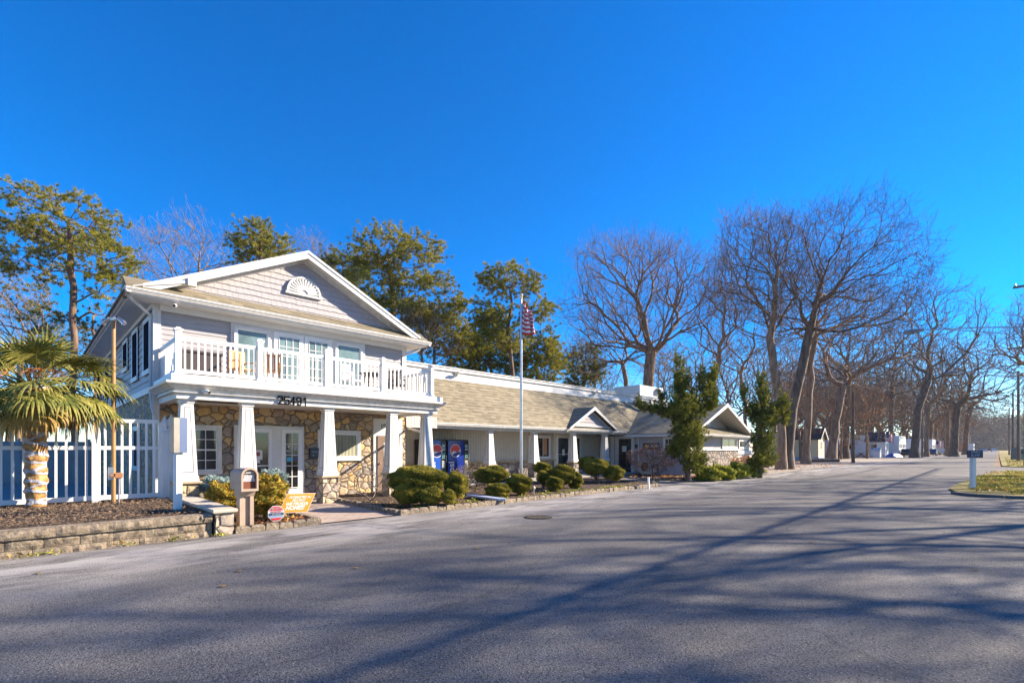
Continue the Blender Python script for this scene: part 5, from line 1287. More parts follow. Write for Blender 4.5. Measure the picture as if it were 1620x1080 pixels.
def bare_tree(label, px, z, trunk, box, n=1400, r=.38, bark='bark', seed=1, bf=.5, tw=(2,.9), rtip=.008, group='bare roadside trees', lean=None, cat='tree', leaves=None, depthf=.66, name='bare_tree', basexy=None, low=-.6, extra=None, fill=.45, twl=2):
    """trunk: picture points (px,py) from above the base to the fork. box: crown picture box px0,px1,ytop,ybot at depth z"""
    rng = np.random.default_rng(seed); n = int(n*(.72 if z > 45 else .85))
    if z > 58: twl = 1
    bx, by = W(px, z) if basexy is None else basexy
    base = np.array([bx,by,-.05])
    def pt(qx, qy, zz=z): x, y = W(qx, zz); return np.array([x,y,HH(qy,zz)])
    nodes = [base]+[pt(*q) for q in trunk]
    # densify the trunk
    dn = [nodes[0]]
    for a, b in zip(nodes[:-1], nodes[1:]):
        k = max(1, int(np.linalg.norm(b-a)/1.2))
        for q in range(1, k+1): dn.append(a+(b-a)*q/k+(rng.normal(0,.05,3) if q < k else 0))
    nodes = np.array(dn); par = [0]+list(range(len(nodes)-1)); pl = np.concatenate([[0],np.cumsum(np.linalg.norm(np.diff(nodes,axis=0),axis=1))])
    pl = pl-pl[-1]; pl = np.abs(pl)*4.0      # limbs prefer the fork
    c = pt((box[0]+box[1])/2, (box[2]+box[3])/2); hw = (box[1]-box[0])/2/770*z*.93; hh = (box[3]-box[2])/2/770*z*.86; c[2] -= hh*.05
    pts = crown_pts(rng, n, (0,0,0), (1,1,1), fill=fill, low=low)
    right = np.array([S2,-S2,0]); fwd = np.array([S2,S2,0]); upv = np.array([0,0,1.])
    pts = c+pts[:,0:1]*right*hw+pts[:,1:2]*fwd*hw*depthf+pts[:,2:3]*upv*hh
    n0 = len(nodes); P, PA, PL = mst(nodes, par, pl, pts, bf)
    P = smooth_tree(P, PA, n0, 3); P, PA = subdivide_noise(P, PA, .8*z/40, .07, rng, n0)
    rr, ch, w = radii(P, PA, r, rtip)
    P2, PA2 = twigs(P, PA, rr, w, rng, tw[0], tw[1]*z/40, levels=twl)
    rr, ch, w = radii(P2, PA2, r, rtip, 1.95)
    rr[0] *= 1.7; rr[1:3] *= 1.12
    V, F = tubes(P2, PA2, rr, ch, w)
    t = thing(name, label, cat, (bx,by,0), 0, group)
    loc = np.array([bx,by,0.]); thick = None
    # trunk and crown as two parts
    nodeh = len(nodes)
    # split faces by radius: rebuild separately
    isT = np.zeros(len(P2), bool); isT[:n0] = True; big = (w > w[0]*.035); isT |= big
    def sub(mask, nm):
        # faces belonging to segments whose child node is in mask
        N = len(P2); keep = mask.copy(); keep[0] = False
        ids = np.where(keep)[0]
        # build arrays with only those segments through a radius trick
        r2 = rr.copy(); V, F = seg_tubes(P2, PA2, r2, ch, w, ids); return np_mesh(nm, V-loc, F, M[bark], t, smooth=True)
    sub(isT, 'trunk'); sub(~isT, 'crown')
    if leaves:
        mat, nl, sz, frac = leaves
        tips = np.where(w <= 1)[0]; tips = tips[rng.random(len(tips)) < frac]
        zc = P2[tips][:,2]; 
        V, F = leafcloud(P2[tips], nl, sz, rng, .35*z/40); np_mesh('leaves', V-loc, F, M[mat], t)
    return t
def seg_tubes(P, PA, r, ch, w, ids):
    N = len(P); D = np.zeros((N,3)); D[1:] = P[1:]-P[PA[1:]]; L = np.linalg.norm(D,axis=1); L[L<1e-6] = 1e-6; D /= L[:,None]; D[0] = (0,0,1)
    main = np.full(N, -1)
    for i in range(N):
        if ch[i]: main[i] = max(ch[i], key=lambda c: w[c])
    ND = D.copy(); m = main >= 0; ND[m] = D[m]+D[main[m]]; ND /= np.maximum(np.linalg.norm(ND,axis=1),1e-6)[:,None]
    idx = ids; pa = PA[idx]; ismain = main[pa] == idx
    rA = np.where(ismain, r[pa], np.minimum(r[pa], r[idx]*1.35)); rB = r[idx]
    dA = np.where(ismain[:,None], ND[pa], D[idx]); dB = ND[idx]
    Vs, Fs = [], []; off = 0; ref = np.array([.31,.23,.92])
    for lo, hi, k in ((-1,.02,3),(.02,.07,5),(.07,9,10)):
        s = (rB > lo) & (rB <= hi)
        if not s.any(): continue
        n = int(s.sum()); ang = np.arange(k)*2*PI/k; rings = []
        for c, d, rr in ((P[pa][s], dA[s], rA[s]), (P[idx][s], dB[s], rB[s])):
            refv = np.where((np.abs(d@ref) > .97)[:,None], np.array([1,0,0.]), np.array([0.,1,0]) if k == 10 else ref)
            a = np.cross(d, refv); a /= np.maximum(np.linalg.norm(a,axis=1),1e-6)[:,None]; b = np.cross(d, a)
            rings.append(c[:,None,:]+rr[:,None,None]*(a[:,None,:]*np.cos(ang)[None,:,None]+b[:,None,:]*np.sin(ang)[None,:,None]))
        V = np.concatenate(rings, 1).reshape(-1,3)
        base = np.arange(n)[:,None]*2*k+off; j = np.arange(k)
        F = np.stack([base+j, base+(j+1)%k, base+(j+1)%k+k, base+j+k], 2).reshape(-1,4)
        Vs.append(V); Fs.append(F); off += len(V)
    return np.concatenate(Vs), np.concatenate(Fs)
def leafcloud(C, m, size, rng, spread, up=0.0):
    n = len(C)*m; c = np.repeat(C, m, 0)+rng.normal(0, spread, (n,3)); a = rng.normal(0,1,(n,3)); a[:,2] += up; a /= np.linalg.norm(a,axis=1)[:,None]
    b = np.cross(a, rng.normal(0,1,(n,3))); b /= np.linalg.norm(b,axis=1)[:,None]; s = size*rng.uniform(.6,1.3,n)[:,None]
    V = np.stack([c-a*s, c+b*s*.5, c+a*s, c-b*s*.5], 1).reshape(-1,3); F = np.arange(n*4).reshape(n,4); return V, F
def needles(C, D, m, L, wd, rng, spread=.9):
    """tufts: m thin blades fanning out of each point roughly along D"""
    n = len(C)*m; c = np.repeat(C, m, 0); d = np.repeat(D, m, 0)+rng.normal(0, spread, (n,3)); d /= np.linalg.norm(d,axis=1)[:,None]
    b = np.cross(d, rng.normal(0,1,(n,3))); b /= np.linalg.norm(b,axis=1)[:,None]; l = L*rng.uniform(.6,1.15,n)[:,None]; w_ = wd
    V = np.stack([c+d*l*.1-b*w_, c+d*l*.1+b*w_, c+d*l], 1).reshape(-1,3); F = np.arange(n*3).reshape(n,3); return V, F
def pine(label, px, z, box, trunk, ncl=110, per=9, mat='pine', seed=1, blade=(.30,.0125,54), clr=.38, r=.24, group='pine trees behind the buildings', low=-.9, fill=.7, base_low=None, bark='pinebark', bf=.35, dens=1.35):
    rng = np.random.default_rng(seed); bx, by = W(px, z); k = z/38
    def pt(qx, qy): x, y = W(qx, z); return np.array([x,y,HH(qy,z)])
    nodes = [np.array([bx,by,-.05])]+[pt(*q) for q in trunk]; dn = [nodes[0]]
    for a, b in zip(nodes[:-1], nodes[1:]):
        q_ = max(1, int(np.linalg.norm(b-a)/1.0))
        for q in range(1, q_+1): dn.append(a+(b-a)*q/q_+(rng.normal(0,.05,3) if q < q_ else 0))
    nodes = np.array(dn); par = [0]+list(range(len(nodes)-1)); pl = np.zeros(len(nodes))
    boxes = box if isinstance(box[0], (tuple,list)) else [box]
    allp = []; right = np.array([S2,-S2,0]); fwd = np.array([S2,S2,0]); upv = np.array([0,0,1.])
    area = [(b[1]-b[0])*(b[3]-b[2]) for b in boxes]
    for bb, ar in zip(boxes, area):
        m = max(6, int(1.15*ncl*ar/sum(area))); c = pt((bb[0]+bb[1])/2, (bb[2]+bb[3])/2); hw = (bb[1]-bb[0])/2/770*z; hh = (bb[3]-bb[2])/2/770*z
        q = crown_pts(rng, m, (0,0,0), (.93,.93,.93), fill=fill, low=low, lump=.12); cl = c+q[:,0:1]*right*hw+q[:,1:2]*fwd*hw*.9+q[:,2:3]*upv*hh
        per_ = int(per*dens); pp = np.repeat(cl, per_, 0)+rng.normal(0,clr*k,(m*per_,3))*np.array([1,1,.55]); allp.append(pp)
    pts = np.concatenate(allp); n0 = len(nodes); P, PA, PL = mst(nodes, par, pl, pts, bf); P = smooth_tree(P, PA, n0, 2); P, PA = subdivide_noise(P, PA, .9, .06, rng, n0)
    rr, ch, w = radii(P, PA, r*.85, .012, 2.0)
    t = thing('pine_tree', label, 'pine tree', (bx,by,0), 0, group); loc = np.array([bx,by,0.])
    isT = np.zeros(len(P), bool); isT[:n0] = True
    ids = np.where(isT)[0][1:]; V, F = seg_tubes(P, PA, rr, ch, w, ids); np_mesh('trunk', V-loc, F, M[bark], t, True)
    ids = np.where(~isT)[0]; V, F = seg_tubes(P, PA, rr, ch, w, ids); np_mesh('limbs', V-loc, F, M[bark], t, True)
    tips = np.where(w <= 3)[0]; tips = tips[tips >= n0]; D = P[tips]-P[PA[tips]]; D /= np.maximum(np.linalg.norm(D,axis=1),1e-6)[:,None]; D[:,2] += .5
    V, F = needles(P[tips], D, blade[2], blade[0]*k, blade[1]*k, rng); np_mesh('crown', V-loc, F, M[mat], t)
    return t
def shrub(label, px, pyb, z, balls, mat='yew', n=5200, sz=.035, seed=1, cat='shrub', group=None, name='clipped_shrub', core=True, stem=True, base=.06, up=.2, rough=.035, flat=.9):
    """balls: (dx, dy, cz, rx, ry, rz) in metres around the base"""
    rng = np.random.default_rng(seed); x, y = W(px, z); t = thing(name, label, cat, (x,y,base), -PI/4, group)
    Vs, Fs, off = [], [], 0; Vc, Fc, offc = [], [], 0; tot = sum(b[3]*b[5] for b in balls)
    for b in balls:
        m = int(n*b[3]*b[5]/tot); v = rng.normal(0,1,(m,3)); v /= np.linalg.norm(v,axis=1)[:,None]; c = np.array(b[:3]); R_ = np.array(b[3:])
        ph = rng.uniform(0,6,6)
        def env(v): return 1+rough*2.2*(np.sin(5*v[:,0]+ph[0])*np.sin(6*v[:,1]+ph[1])+np.sin(9*v[:,2]+ph[2]+4*v[:,0]))[:,None]
        p = c+v*R_*env(v)*(1-np.abs(rng.normal(0,rough*1.6,(m,1))))
        keep = p[:,2] > .03; p = p[keep]; v = v[keep]; m = len(p)
        nrm = v/R_; nrm /= np.linalg.norm(nrm,axis=1)[:,None]
        a = nrm*.8+rng.normal(0,.5,(m,3)); a[:,2] += up; a /= np.linalg.norm(a,axis=1)[:,None]; bb = np.cross(a, rng.normal(0,1,(m,3))); bb /= np.linalg.norm(bb,axis=1)[:,None]
        s = sz*rng.uniform(.6,1.6,m)[:,None]
        V = np.stack([p-a*s*.6, p+bb*s*.42, p+a*s, p-bb*s*.42], 1).reshape(-1,3); Vs.append(V); Fs.append(np.arange(m*4).reshape(m,4)+off); off += m*4
        # inner dark leafy body
        nu, nv = 28, 16; uu, vv = np.meshgrid(np.linspace(0,2*PI,nu,endpoint=False), np.linspace(0,PI,nv)); d = np.stack([np.cos(uu)*np.sin(vv),np.sin(uu)*np.sin(vv),np.cos(vv)],2).reshape(-1,3)
        q = c+d*R_*env(d)*(.88+rng.normal(0,.02,(len(d),1))); q[:,2] = np.maximum(q[:,2], .02); idx = np.arange(nu*nv).reshape(nv,nu)
        F = np.stack([idx[:-1], np.roll(idx[:-1],-1,1), np.roll(idx[1:],-1,1), idx[1:]],2).reshape(-1,4); Vs.append(q); Fs.append(F+off); off += len(q)
    if not core: Vs = Vs[::2]; Fs2 = []; off = 0
    if not core:
        off = 0
        for V in Vs: Fs2.append(np.arange(len(V)).reshape(-1,4)+off); off += len(V)
        Fs = Fs2
    np_mesh('foliage', np.concatenate(Vs), np.concatenate(Fs), M[mat], t)
    if stem:
        s = MB()
        for k in range(7):
            a = rng.uniform(0,2*PI); b = balls[k % len(balls)]; s.tube([(.05*math.cos(a),.05*math.sin(a),-.03),((b[0]+.2*b[3]*math.cos(a))*.6,(b[1]+.2*b[3]*math.sin(a))*.6,b[2]*.5),(b[0]+.5*b[3]*math.cos(a),b[1]+.5*b[4]*math.sin(a),b[2])],[.028,.02,.012],6)
        s.build('stem', M['bark'], t)
    return t
def twiggy(label, px, z, h, wdt, seed, mat='bark', n=160, leaves=None, group=None, name='bare_shrub', r=.02, base=.06, cat='shrub', hz=None):
    rng = np.random.default_rng(seed); x, y = W(px, z); t = thing(name, label, cat, (x,y,base), 0, group)
    pts = crown_pts(rng, n, (0,0,(hz or h*.6)), (wdt/2,wdt/2,h*.42), fill=.4, low=-.9); nodes = np.array([[0,0,-.03],[0,0,.06]]) if hz is None else np.array([[0,0,-.03],[0.02,0,.15],[-.02,.01,hz*.6]]); 
    P, PA, PL = mst(nodes, [0]+list(range(len(nodes)-1)), np.zeros(len(nodes)), pts, .35); P = smooth_tree(P, PA, len(nodes), 1); rr, ch, w = radii(P, PA, r, .003, 2.4)
    P, PA = twigs(P, PA, rr, w, rng, 2, h*.13, levels=1); rr, ch, w = radii(P, PA, r, .003, 2.4)
    V, F = seg_tubes(P, PA, rr, ch, w, np.arange(1,len(P))); np_mesh('branches', V, F, M[mat], t, True)
    if leaves:
        tips = np.where(w <= 1)[0]; tips = tips[rng.random(len(tips)) < leaves[2]]; V, F = leafcloud(P[tips], leaves[1], leaves[3], rng, h*.04); np_mesh('leaves', V, F, M[leaves[0]], t)
    return t

# ---- big bare trees to the right of the buildings
bare_tree('broad bare tree with a pale double trunk rising behind the parapet', 1022, 50, [(1024,640),(1026,600),(1030,560)], (888,1132,343,600), 1667, .55, 'bark', 11, bf=.55, tw=(2,1.0), group=None)
bare_tree('smaller bare tree leaning left behind the flat roof of the long building', 996, 54, [(994,640),(990,600),(985,575)], (900,1070,470,640), 725, .26, 'bark', 12, tw=(2,.9), group=None)
bare_tree('slender twin-stemmed bare tree behind the first juniper', 1134, 48, [(1132,640),(1128,590)], (1084,1196,375,590), 725, .22, 'bark', 13, bf=.35, tw=(2,.9), group=None)
bare_tree('thin bare tree between the two junipers', 1182, 50, [(1180,640),(1172,590)], (1110,1240,430,620), 580, .17, 'bark', 14, bf=.35, tw=(2,.8), group=None)
bare_tree('tall forked bare tree with a smooth trunk at the road edge, crown leaning left', 1236, 36, [(1237,690),(1234,640),(1222,560),(1218,535)], (1120,1292,305,560), 1166, .27, 'bark', 15, bf=.5, tw=(2,.95), group=None)
bare_tree('dark-trunked bare tree leaning right from the same root as the tall forked tree', 1246, 36.3, [(1250,680),(1262,610),(1276,545),(1282,520)], (1180,1470,310,600), 1972, .31, 'bark_dark', 16, bf=.55, tw=(2,1.0), group=None)
bare_tree('straight bare tree with flared roots just right of the forked pair', 1275, 48, [(1276,690),(1280,620),(1284,560),(1290,530)], (1200,1420,400,600), 986, .31, 'bark', 17, bf=.5, tw=(2,.9), group=None)
bare_tree('bare tree leaning right beside the cream cabin', 1314, 60, [(1318,700),(1326,650),(1334,610)], (1240,1500,440,640), 1170, .42, 'bark', 18, bf=.55, tw=(2,.9), group=None)
bare_tree('dark straight bare tree behind the slim dark pole', 1336, 76, [(1338,690),(1338,640),(1340,600)], (1270,1420,500,650), 400, .50, 'bark_dark', 19, tw=(2,.8), group=None)
bare_tree('bare tree with a dark trunk behind the small white cabin', 1409, 97, [(1409,690),(1410,650),(1412,625)], (1350,1470,500,650), 350, .42, 'bark_dark', 20, tw=(2,.8), group=None, rtip=.018)
bare_tree('bare leaning tree in front of the fifth-wheel trailer, crown bent over the road', 1447, 80, [(1449,690),(1452,650),(1462,620),(1470,590)], (1400,1570,425,650), 1150, .50, 'bark_dark', 21, bf=.5, tw=(2,.9), group=None, rtip=.015)
bare_tree('bare tree with a reddish trunk right beside the pale pole', 1465, 90, [(1466,690),(1470,640)], (1410,1540,520,650), 300, .36, 'bark', 22, tw=(2,.8), group=None, rtip=.016)
bare_tree('slender bare tree left of the twin dark trunks far along the road', 1499, 100, [(1499,690),(1500,650)], (1450,1550,520,670), 300, .38, 'bark', 23, tw=(2,.8), group=None, rtip=.018)
bare_tree('thick dark-trunked bare tree far along the left side of the road', 1509, 92, [(1510,690),(1512,660),(1516,640)], (1450,1612,520,690), 800, .58, 'bark_dark', 24, bf=.5, tw=(2,.8), group=None, rtip=.016)
bare_tree('small leaning bare tree just left of the speed bump sign', 1527, 120, [(1528,690),(1532,660),(1538,640)], (1500,1590,590,690), 435, .5, 'bark', 25, tw=(2,.8), group=None, rtip=.02)
bare_tree('pale bare tree with an open crown behind the left slope of the white gable', 292, 46, [(292,560),(290,500),(288,460)], (202,380,338,500), 620, .22, 'bark_pale', 51, tw=(2,.9), group=None)
bare_tree('thin bare tree top between the gable peak and the umbrella-crowned pine', 492, 50, [(492,560),(492,480)], (452,540,366,480), 260, .15, 'bark_pale', 52, tw=(2,.8), group=None)
bare_tree('bare tree low at the left edge behind the palm', 30, 38, [(30,620),(32,560)], (-60,90,410,600), 420, .18, 'bark_pale', 53, tw=(2,.8), group=None)
bare_tree('pale forked bare tree low behind the balcony corner', 668, 36, [(668,610),(672,590)], (600,730,470,620), 330, .16, 'bark_pale', 54, tw=(2,.8), group=None)
# rust leaved young trees
for lb, px, z, tr, bx_, sd in (('young tree still holding rust-orange leaves behind the leaning tree', 1330, 70, [(1331,700),(1332,680)], (1290,1390,585,712), 31), ('young tree with rust-orange leaves left of the small white cabin', 1372, 74, [(1372,700),(1371,680)], (1330,1415,600,700), 32), ('young rust-leaved tree behind the forked roadside tree', 1268, 62, [(1266,700),(1264,680)], (1225,1310,600,700), 33), ('distant sapling with a few orange leaves behind the thick roadside trunk', 1494, 120, [(1494,700),(1494,680)], (1478,1512,630,712), 34)):
    bare_tree(lb, px, z, tr, bx_, 520, .14, 'bark', sd, tw=(2,.8), group=None, leaves=('rustleaf', 2, .085*z/60, .17), low=-.95, name='beech_sapling', fill=.3)
# trees off to the right whose boughs reach into the view and shade the road
bare_tree('bare tree whose boughs alone reach in at the right edge of the view', 0, 58, [(1668,700),(1666,640),(1660,590)], (1560,1760,455,640), 942, .5, 'bark', 41, tw=(2,.9), group=None, basexy=W(1668,58))
def offtree(label, X, Y, h, wdt, seed, n=560, r=.33):
    rng = np.random.default_rng(seed); nodes = np.array([[X,Y,-.05]]+[[X+.1*k,Y+.08*k,h*.32*k/4] for k in range(1,5)]); pl = np.abs(np.linspace(-h*.32,0,5))*1.3
    pts = crown_pts(rng, n, (X,Y,h*.66), (wdt/2,wdt/2,h*.36), fill=.45, low=-.6); P, PA, PL = mst(nodes, [0,0,1,2,3], pl, pts, .5); P = smooth_tree(P, PA, 5, 3); P, PA = subdivide_noise(P, PA, 1.0, .07, rng, 5)
    r = .27; rr, ch, w = radii(P, PA, r, .012); P, PA = twigs(P, PA, rr, w, rng, 2, .9, levels=1); rr, ch, w = radii(P, PA, r, .012, 2.0); loc = np.array([X,Y,0.])
    t = thing('bare_tree', label, 'tree', (X,Y,0), 0, 'bare trees on the right side of the road'); isT = np.zeros(len(P),bool); isT[:5] = True; isT |= w > w[0]*.035; isT2 = isT.copy(); isT2[0] = False
    V, F = seg_tubes(P, PA, rr, ch, w, np.where(isT2)[0]); np_mesh('trunk', V-loc, F, M['bark'], t, True); V, F = seg_tubes(P, PA, rr, ch, w, np.where(~isT)[0]); np_mesh('crown', V-loc, F, M['bark'], t, True)
OFF = 'bare tree standing outside the right edge of the view, shading the road'
for i, (X, Y, h, wd) in enumerate(SHADE if 'SHADE' in globals() else [(20,-9.5,13,12),(28,-10.5,15,13),(16,-14,15,12),(38,-10,15,13),(11,-10,11,10),(25,-13.5,16.5,14),(47,-9,15,12)]): offtree(OFF, X, Y, h, wd, 60+i)

# ---- background wood: copies of three bare trees, each a thing
rngw = np.random.default_rng(5); protos = []
for i in range(3):
    t = bare_tree('bare tree in the wood behind the trailers', 1420, 120, [(1420,690),(1421,670)], (1365,1475,560,690), 377, .42, ('bark_pale','bark','bark_pale')[i], 70+i, tw=(2,.9), group='bare trees in the wood behind the trailers', rtip=.022, twl=1)
    protos.append(t)
spots = []
for i in range(72):
    px = rngw.uniform(1235,1590); z = rngw.uniform(118,185) if i > 30 else rngw.uniform(100,140); x, y = W(px, z)
    if y < 19: continue
    spots.append((x,y,rngw.uniform(0,6),rngw.uniform(.75,1.15)*(1 if z > 110 else .9)))
for i, (x,y,a,s_) in enumerate(spots): 
    if i < 3: protos[i].location = (x,y,0); protos[i].rotation_euler = (0,0,a)
    else: dup(protos[i%3], (x,y,0), a, scale=s_)
# row of street trees far along the left verge
for i, X in enumerate((150,165,182,200,222,246,275,310,350,390,430,480,540,600,670,750,850)):
    o = dup(protos[i%3], (X,12.5+rngw.uniform(-1,1.5),0), rngw.uniform(0,6), 'bare tree in the row receding along the left side of the road', rngw.uniform(.95,1.15)*(1.25 if X > 320 else 1)); o['group'] = 'bare trees receding along the road'
for i, X in enumerate((130,160,200,250,310)):
    o = dup(protos[i%3], (X,-9-i*.8,0), rngw.uniform(0,6), 'bare tree on the far right verge beyond the poles', rngw.uniform(.8,1.0)); o['group'] = 'bare trees on the far right verge'
# behind the left part: low bare trees
for i, (px, z, s_) in enumerate(((225,62,.85),(262,58,.9),(300,60,1.0),(335,64,.95),(480,62,.95),(512,66,.8),(15,52,.75),(60,58,.7),(175,60,.7))):
    x, y = W(px, z); o = dup(protos[i%3], (x,y,0), i*1.3, 'bare tree standing behind the roof of the two-storey building', s_*.95); o['group'] = 'bare trees behind the two-storey building'
for i, (px, z, s_) in enumerate(((905,75,.8),(935,80,.75),(1085,78,.8),(1110,85,.9),(1160,70,.75),(1200,75,.8),(1225,88,.9),(860,78,.6),(1060,70,.7))):
    x, y = W(px, z); o = dup(protos[i%3], (x,y,0), i*1.7, 'thin bare tree seen through the gaps behind the long building', s_); o['group'] = 'bare trees behind the long building'

# ---- pines
pine('tall yellow-green pine towering behind the palm at the left', 117, 34, [(8,190,308,400),(0,100,345,450),(100,215,370,450),(140,210,430,480)], [(117,560),(116,480),(112,400),(108,350)], 190, 9, 'pine', 101)
pine('dark spindly pine low behind the left eave of the two-storey building', 150, 40, [(60,220,470,560),(10,80,440,520)], [(150,560),(148,500)], 60, 7, 'pine2', 102, r=.14)
pine('rounded pine top showing above the left slope of the white gable', 412, 40, (370,457,350,440), [(412,560),(412,440),(412,380)], 60, 9, 'pine', 103, r=.2)
pine('broad umbrella-crowned pine right behind the gable roof', 622, 38, [(560,705,364,430),(540,640,400,500),(620,740,430,520),(555,700,470,560)], [(625,580),(622,500),(618,440),(615,410)], 260, 9, 'pine', 104, r=.3)
pine('small dark pine between the gable and the umbrella-crowned pine', 545, 42, (505,585,395,480), [(545,560),(545,440)], 60, 8, 'pine2', 105, r=.14)
pine('low bushy pine behind the balcony corner', 690, 40, [(640,745,480,570),(700,770,520,590)], [(688,600),(686,540)], 110, 8, 'pine', 106, r=.16)
pine('crooked pine with flat separate tufts behind the flagpole', 808, 36, [(762,852,422,468),(820,876,478,505),(740,800,480,520),(755,830,500,560)], [(812,600),(806,540),(803,520),(810,480),(806,455)], 130, 9, 'pine', 107, r=.17, clr=.42)
pine('bushy pine low behind the roof left of the flagpole', 776, 42, [(735,830,520,610)], [(776,620),(776,550)], 90, 8, 'pine2', 108, r=.15)
pine('bushy pine low behind the roof just right of the flagpole', 848, 40, [(825,888,515,615)], [(850,620),(850,560)], 80, 8, 'pine', 109, r=.14)
pine('thin dark pine beside the left bare trees above the parapet', 925, 58, [(893,952,548,615)], [(924,620),(924,570)], 46, 8, 'pine2', 110, r=.14)
for i, (px, z, s_) in enumerate(((715,52,.9),(745,56,.8),(655,55,.8))):
    x, y = W(px, z); o = dup([q for q in COL.objects if q.get('label','').startswith('bushy pine low behind the roof left')][0], (x,y,0), i*2.1, 'bushy pine in the belt of evergreens behind the balcony corner', s_); o['group'] = 'evergreens behind the balcony corner'
# dark evergreens at the far end of the road
def evergreen_mass():
    rng = np.random.default_rng(8); C = []
    for k in range(420):
        px = rng.uniform(1545,1690); z = rng.uniform(560,680); x, y = W(px, z); h = (34 if px > 1600 else 14+20*(px-1545)/55)*rng.uniform(.75,1.1); C += [(x+rng.normal(0,3),y+rng.normal(0,3),h*q) for q in np.linspace(.03,1,9)]
    C = np.array(C); V, F = leafcloud(C, 26, 2.0, rng, 3.4); return np_mesh('distant_evergreens', V, F, M['pine2'])
tag(evergreen_mass(), kind='stuff')
def under():
    rng = np.random.default_rng(9); C = []
    for k in range(900):
        px = rng.uniform(1200,1585); z = rng.uniform(150,230); x, y = W(px, z)
        if y < 20: continue
        C.append((x,y,rng.uniform(0,6)))
    for k in range(240):
        px = rng.uniform(1480,1602); z = rng.uniform(330,520); x, y = W(px, z); C += [(x,y,q) for q in rng.uniform(0,24,22)]
    V, F = leafcloud(np.array(C), 16, .5, rng, 2.0); return np_mesh('woodland_undergrowth', V, F, M['bark_pale'])
tag(under(), kind='stuff')

# ---- junipers (twisted)
def juniper(label, px, z, blobs, trunk, seed, n=70):
    rng = np.random.default_rng(seed); bx, by = W(px, z)
    def pt(qx, qy, d=0): x, y = W(qx, z+d); return np.array([x,y,HH(qy,z+d)])
    nodes = [np.array([bx,by,-.03])]+[pt(*q) for q in trunk]; dn = [nodes[0]]
    for a, b in zip(nodes[:-1], nodes[1:]):
        for q in range(1,6): dn.append(a+(b-a)*q/5+rng.normal(0,.02,3))
    nodes = np.array(dn); C = []
    for (qx,qy,rx,ry,m) in blobs:
        for k in range(m):
            v = rng.normal(0,1,3); v /= np.linalg.norm(v); v *= rng.uniform(.3,1); C.append(pt(qx+v[0]*rx*.88, qy+v[2]*ry, v[1]*rx/770*z))
    C = np.array(C); P, PA, PL = mst(nodes, [0]+list(range(len(nodes)-1)), np.zeros(len(nodes)), C, .3); rr, ch, w = radii(P, PA, .13, .008, 2.3); n0 = len(nodes)
    t = thing('juniper_tree', label, 'juniper', (bx,by,0)); loc = np.array([bx,by,0.])
    V, F = seg_tubes(P, PA, rr, ch, w, np.arange(1,n0)); np_mesh('trunk', V-loc, F, M['bark_dark'], t, True); V, F = seg_tubes(P, PA, rr, ch, w, np.arange(n0,len(P))); np_mesh('limbs', V-loc, F, M['bark_dark'], t, True)
    ids = np.arange(n0,len(P)); D = P[ids]-P[PA[ids]]; D /= np.maximum(np.linalg.norm(D,axis=1),1e-6)[:,None]; D = D*.6+np.array([.1,-.1,.75])
    # upward flame-like sprays: several short blade bunches along each spray
    Vs, Fs, off = [], [], 0
    for s_ in range(4):
        Q = P[ids]+D*(.09*s_)+rng.normal(0,.035,(len(ids),3)); V, F = needles(Q, D, 22, .15, .010, rng, .5); Vs.append(V); Fs.append(F+off); off += len(V)
    np_mesh('crown', np.concatenate(Vs)-loc, np.concatenate(Fs), M['juniper'], t); return t
juniper('larger twisted green juniper in front of the lilac wing, one long bough reaching left', 1088, 22.5, [(1130,596,6,16,26),(1124,640,14,16,50),(1076,610,12,34,110),(1072,575,5,10,16),(1085,650,36,34,330),(1118,622,14,30,90),(1110,600,6,14,24),(1062,655,26,10,60),(1040,650,18,6,40),(1020,648,12,4,24),(1010,640,5,6,12),(1046,628,5,10,16),(1088,695,34,26,250),(1096,732,22,20,150),(1068,715,16,12,60)], [(1089,720),(1086,680),(1080,630),(1074,590)], 201)
juniper('smaller twisted green juniper to the right of the white gable', 1202, 25.5, [(1204,625,10,30,70),(1203,605,4,10,12),(1212,660,26,26,190),(1236,640,12,22,60),(1176,628,6,18,26),(1190,655,14,20,60),(1205,700,22,20,120),(1208,728,22,14,120),(1196,735,16,8,50),(1240,665,8,16,30)], [(1203,710),(1203,670),(1204,620)], 202)

# ---- clipped yews in the bed
Yb = 'clipped rounded shrubs in the bed'
shrub('largest clipped shrub, a wide cloud of merged mounds beside the paver walk', 672, 0, 12.6, [(-.16,.05,.70,.80,.55,.35),(.80,.15,.52,.30,.35,.36),(-.36,-.32,.36,.38,.35,.27),(.22,-.38,.32,.30,.3,.21),(.66,-.33,.28,.18,.2,.17)], n=70000, sz=.019, seed=301, group=None)
def yb(lb, px, pyc, z, wpx, hpx, seed, mat='yew'):
    rx = wpx/2/770*z; rz_ = hpx/2/770*z; cz = HH(pyc, z)-.06
    return shrub(lb, px, 0, z, [(0,0,cz,rx,rx*.9,rz_)], n=int(26000*min(1.3,rx*2)), sz=.019, seed=seed, group=Yb, mat=mat)
yb('oval clipped shrub raised behind, left of the flagpole', 778, 751, 15.6, 54, 28, 302)
yb('low small clipped shrub in front of the oval one left of the flagpole', 787, 775, 14.6, 40, 22, 303)
yb('rounded clipped shrub at the foot of the flagpole', 821.5, 765, 15.4, 42, 32, 304)
yb('small round clipped shrub on top, just right of the flagpole', 858, 740, 18.2, 28, 19, 305)
yb('little clipped ball below the small round one right of the flagpole', 860, 755, 17.6, 22, 22, 306)
yb('broad clipped shrub in the middle of the group right of the flagpole', 890, 750, 17.8, 42, 30, 307)
yb('low clipped ball nearest the kerb right of the flagpole', 877, 765, 16.8, 28, 23, 308)
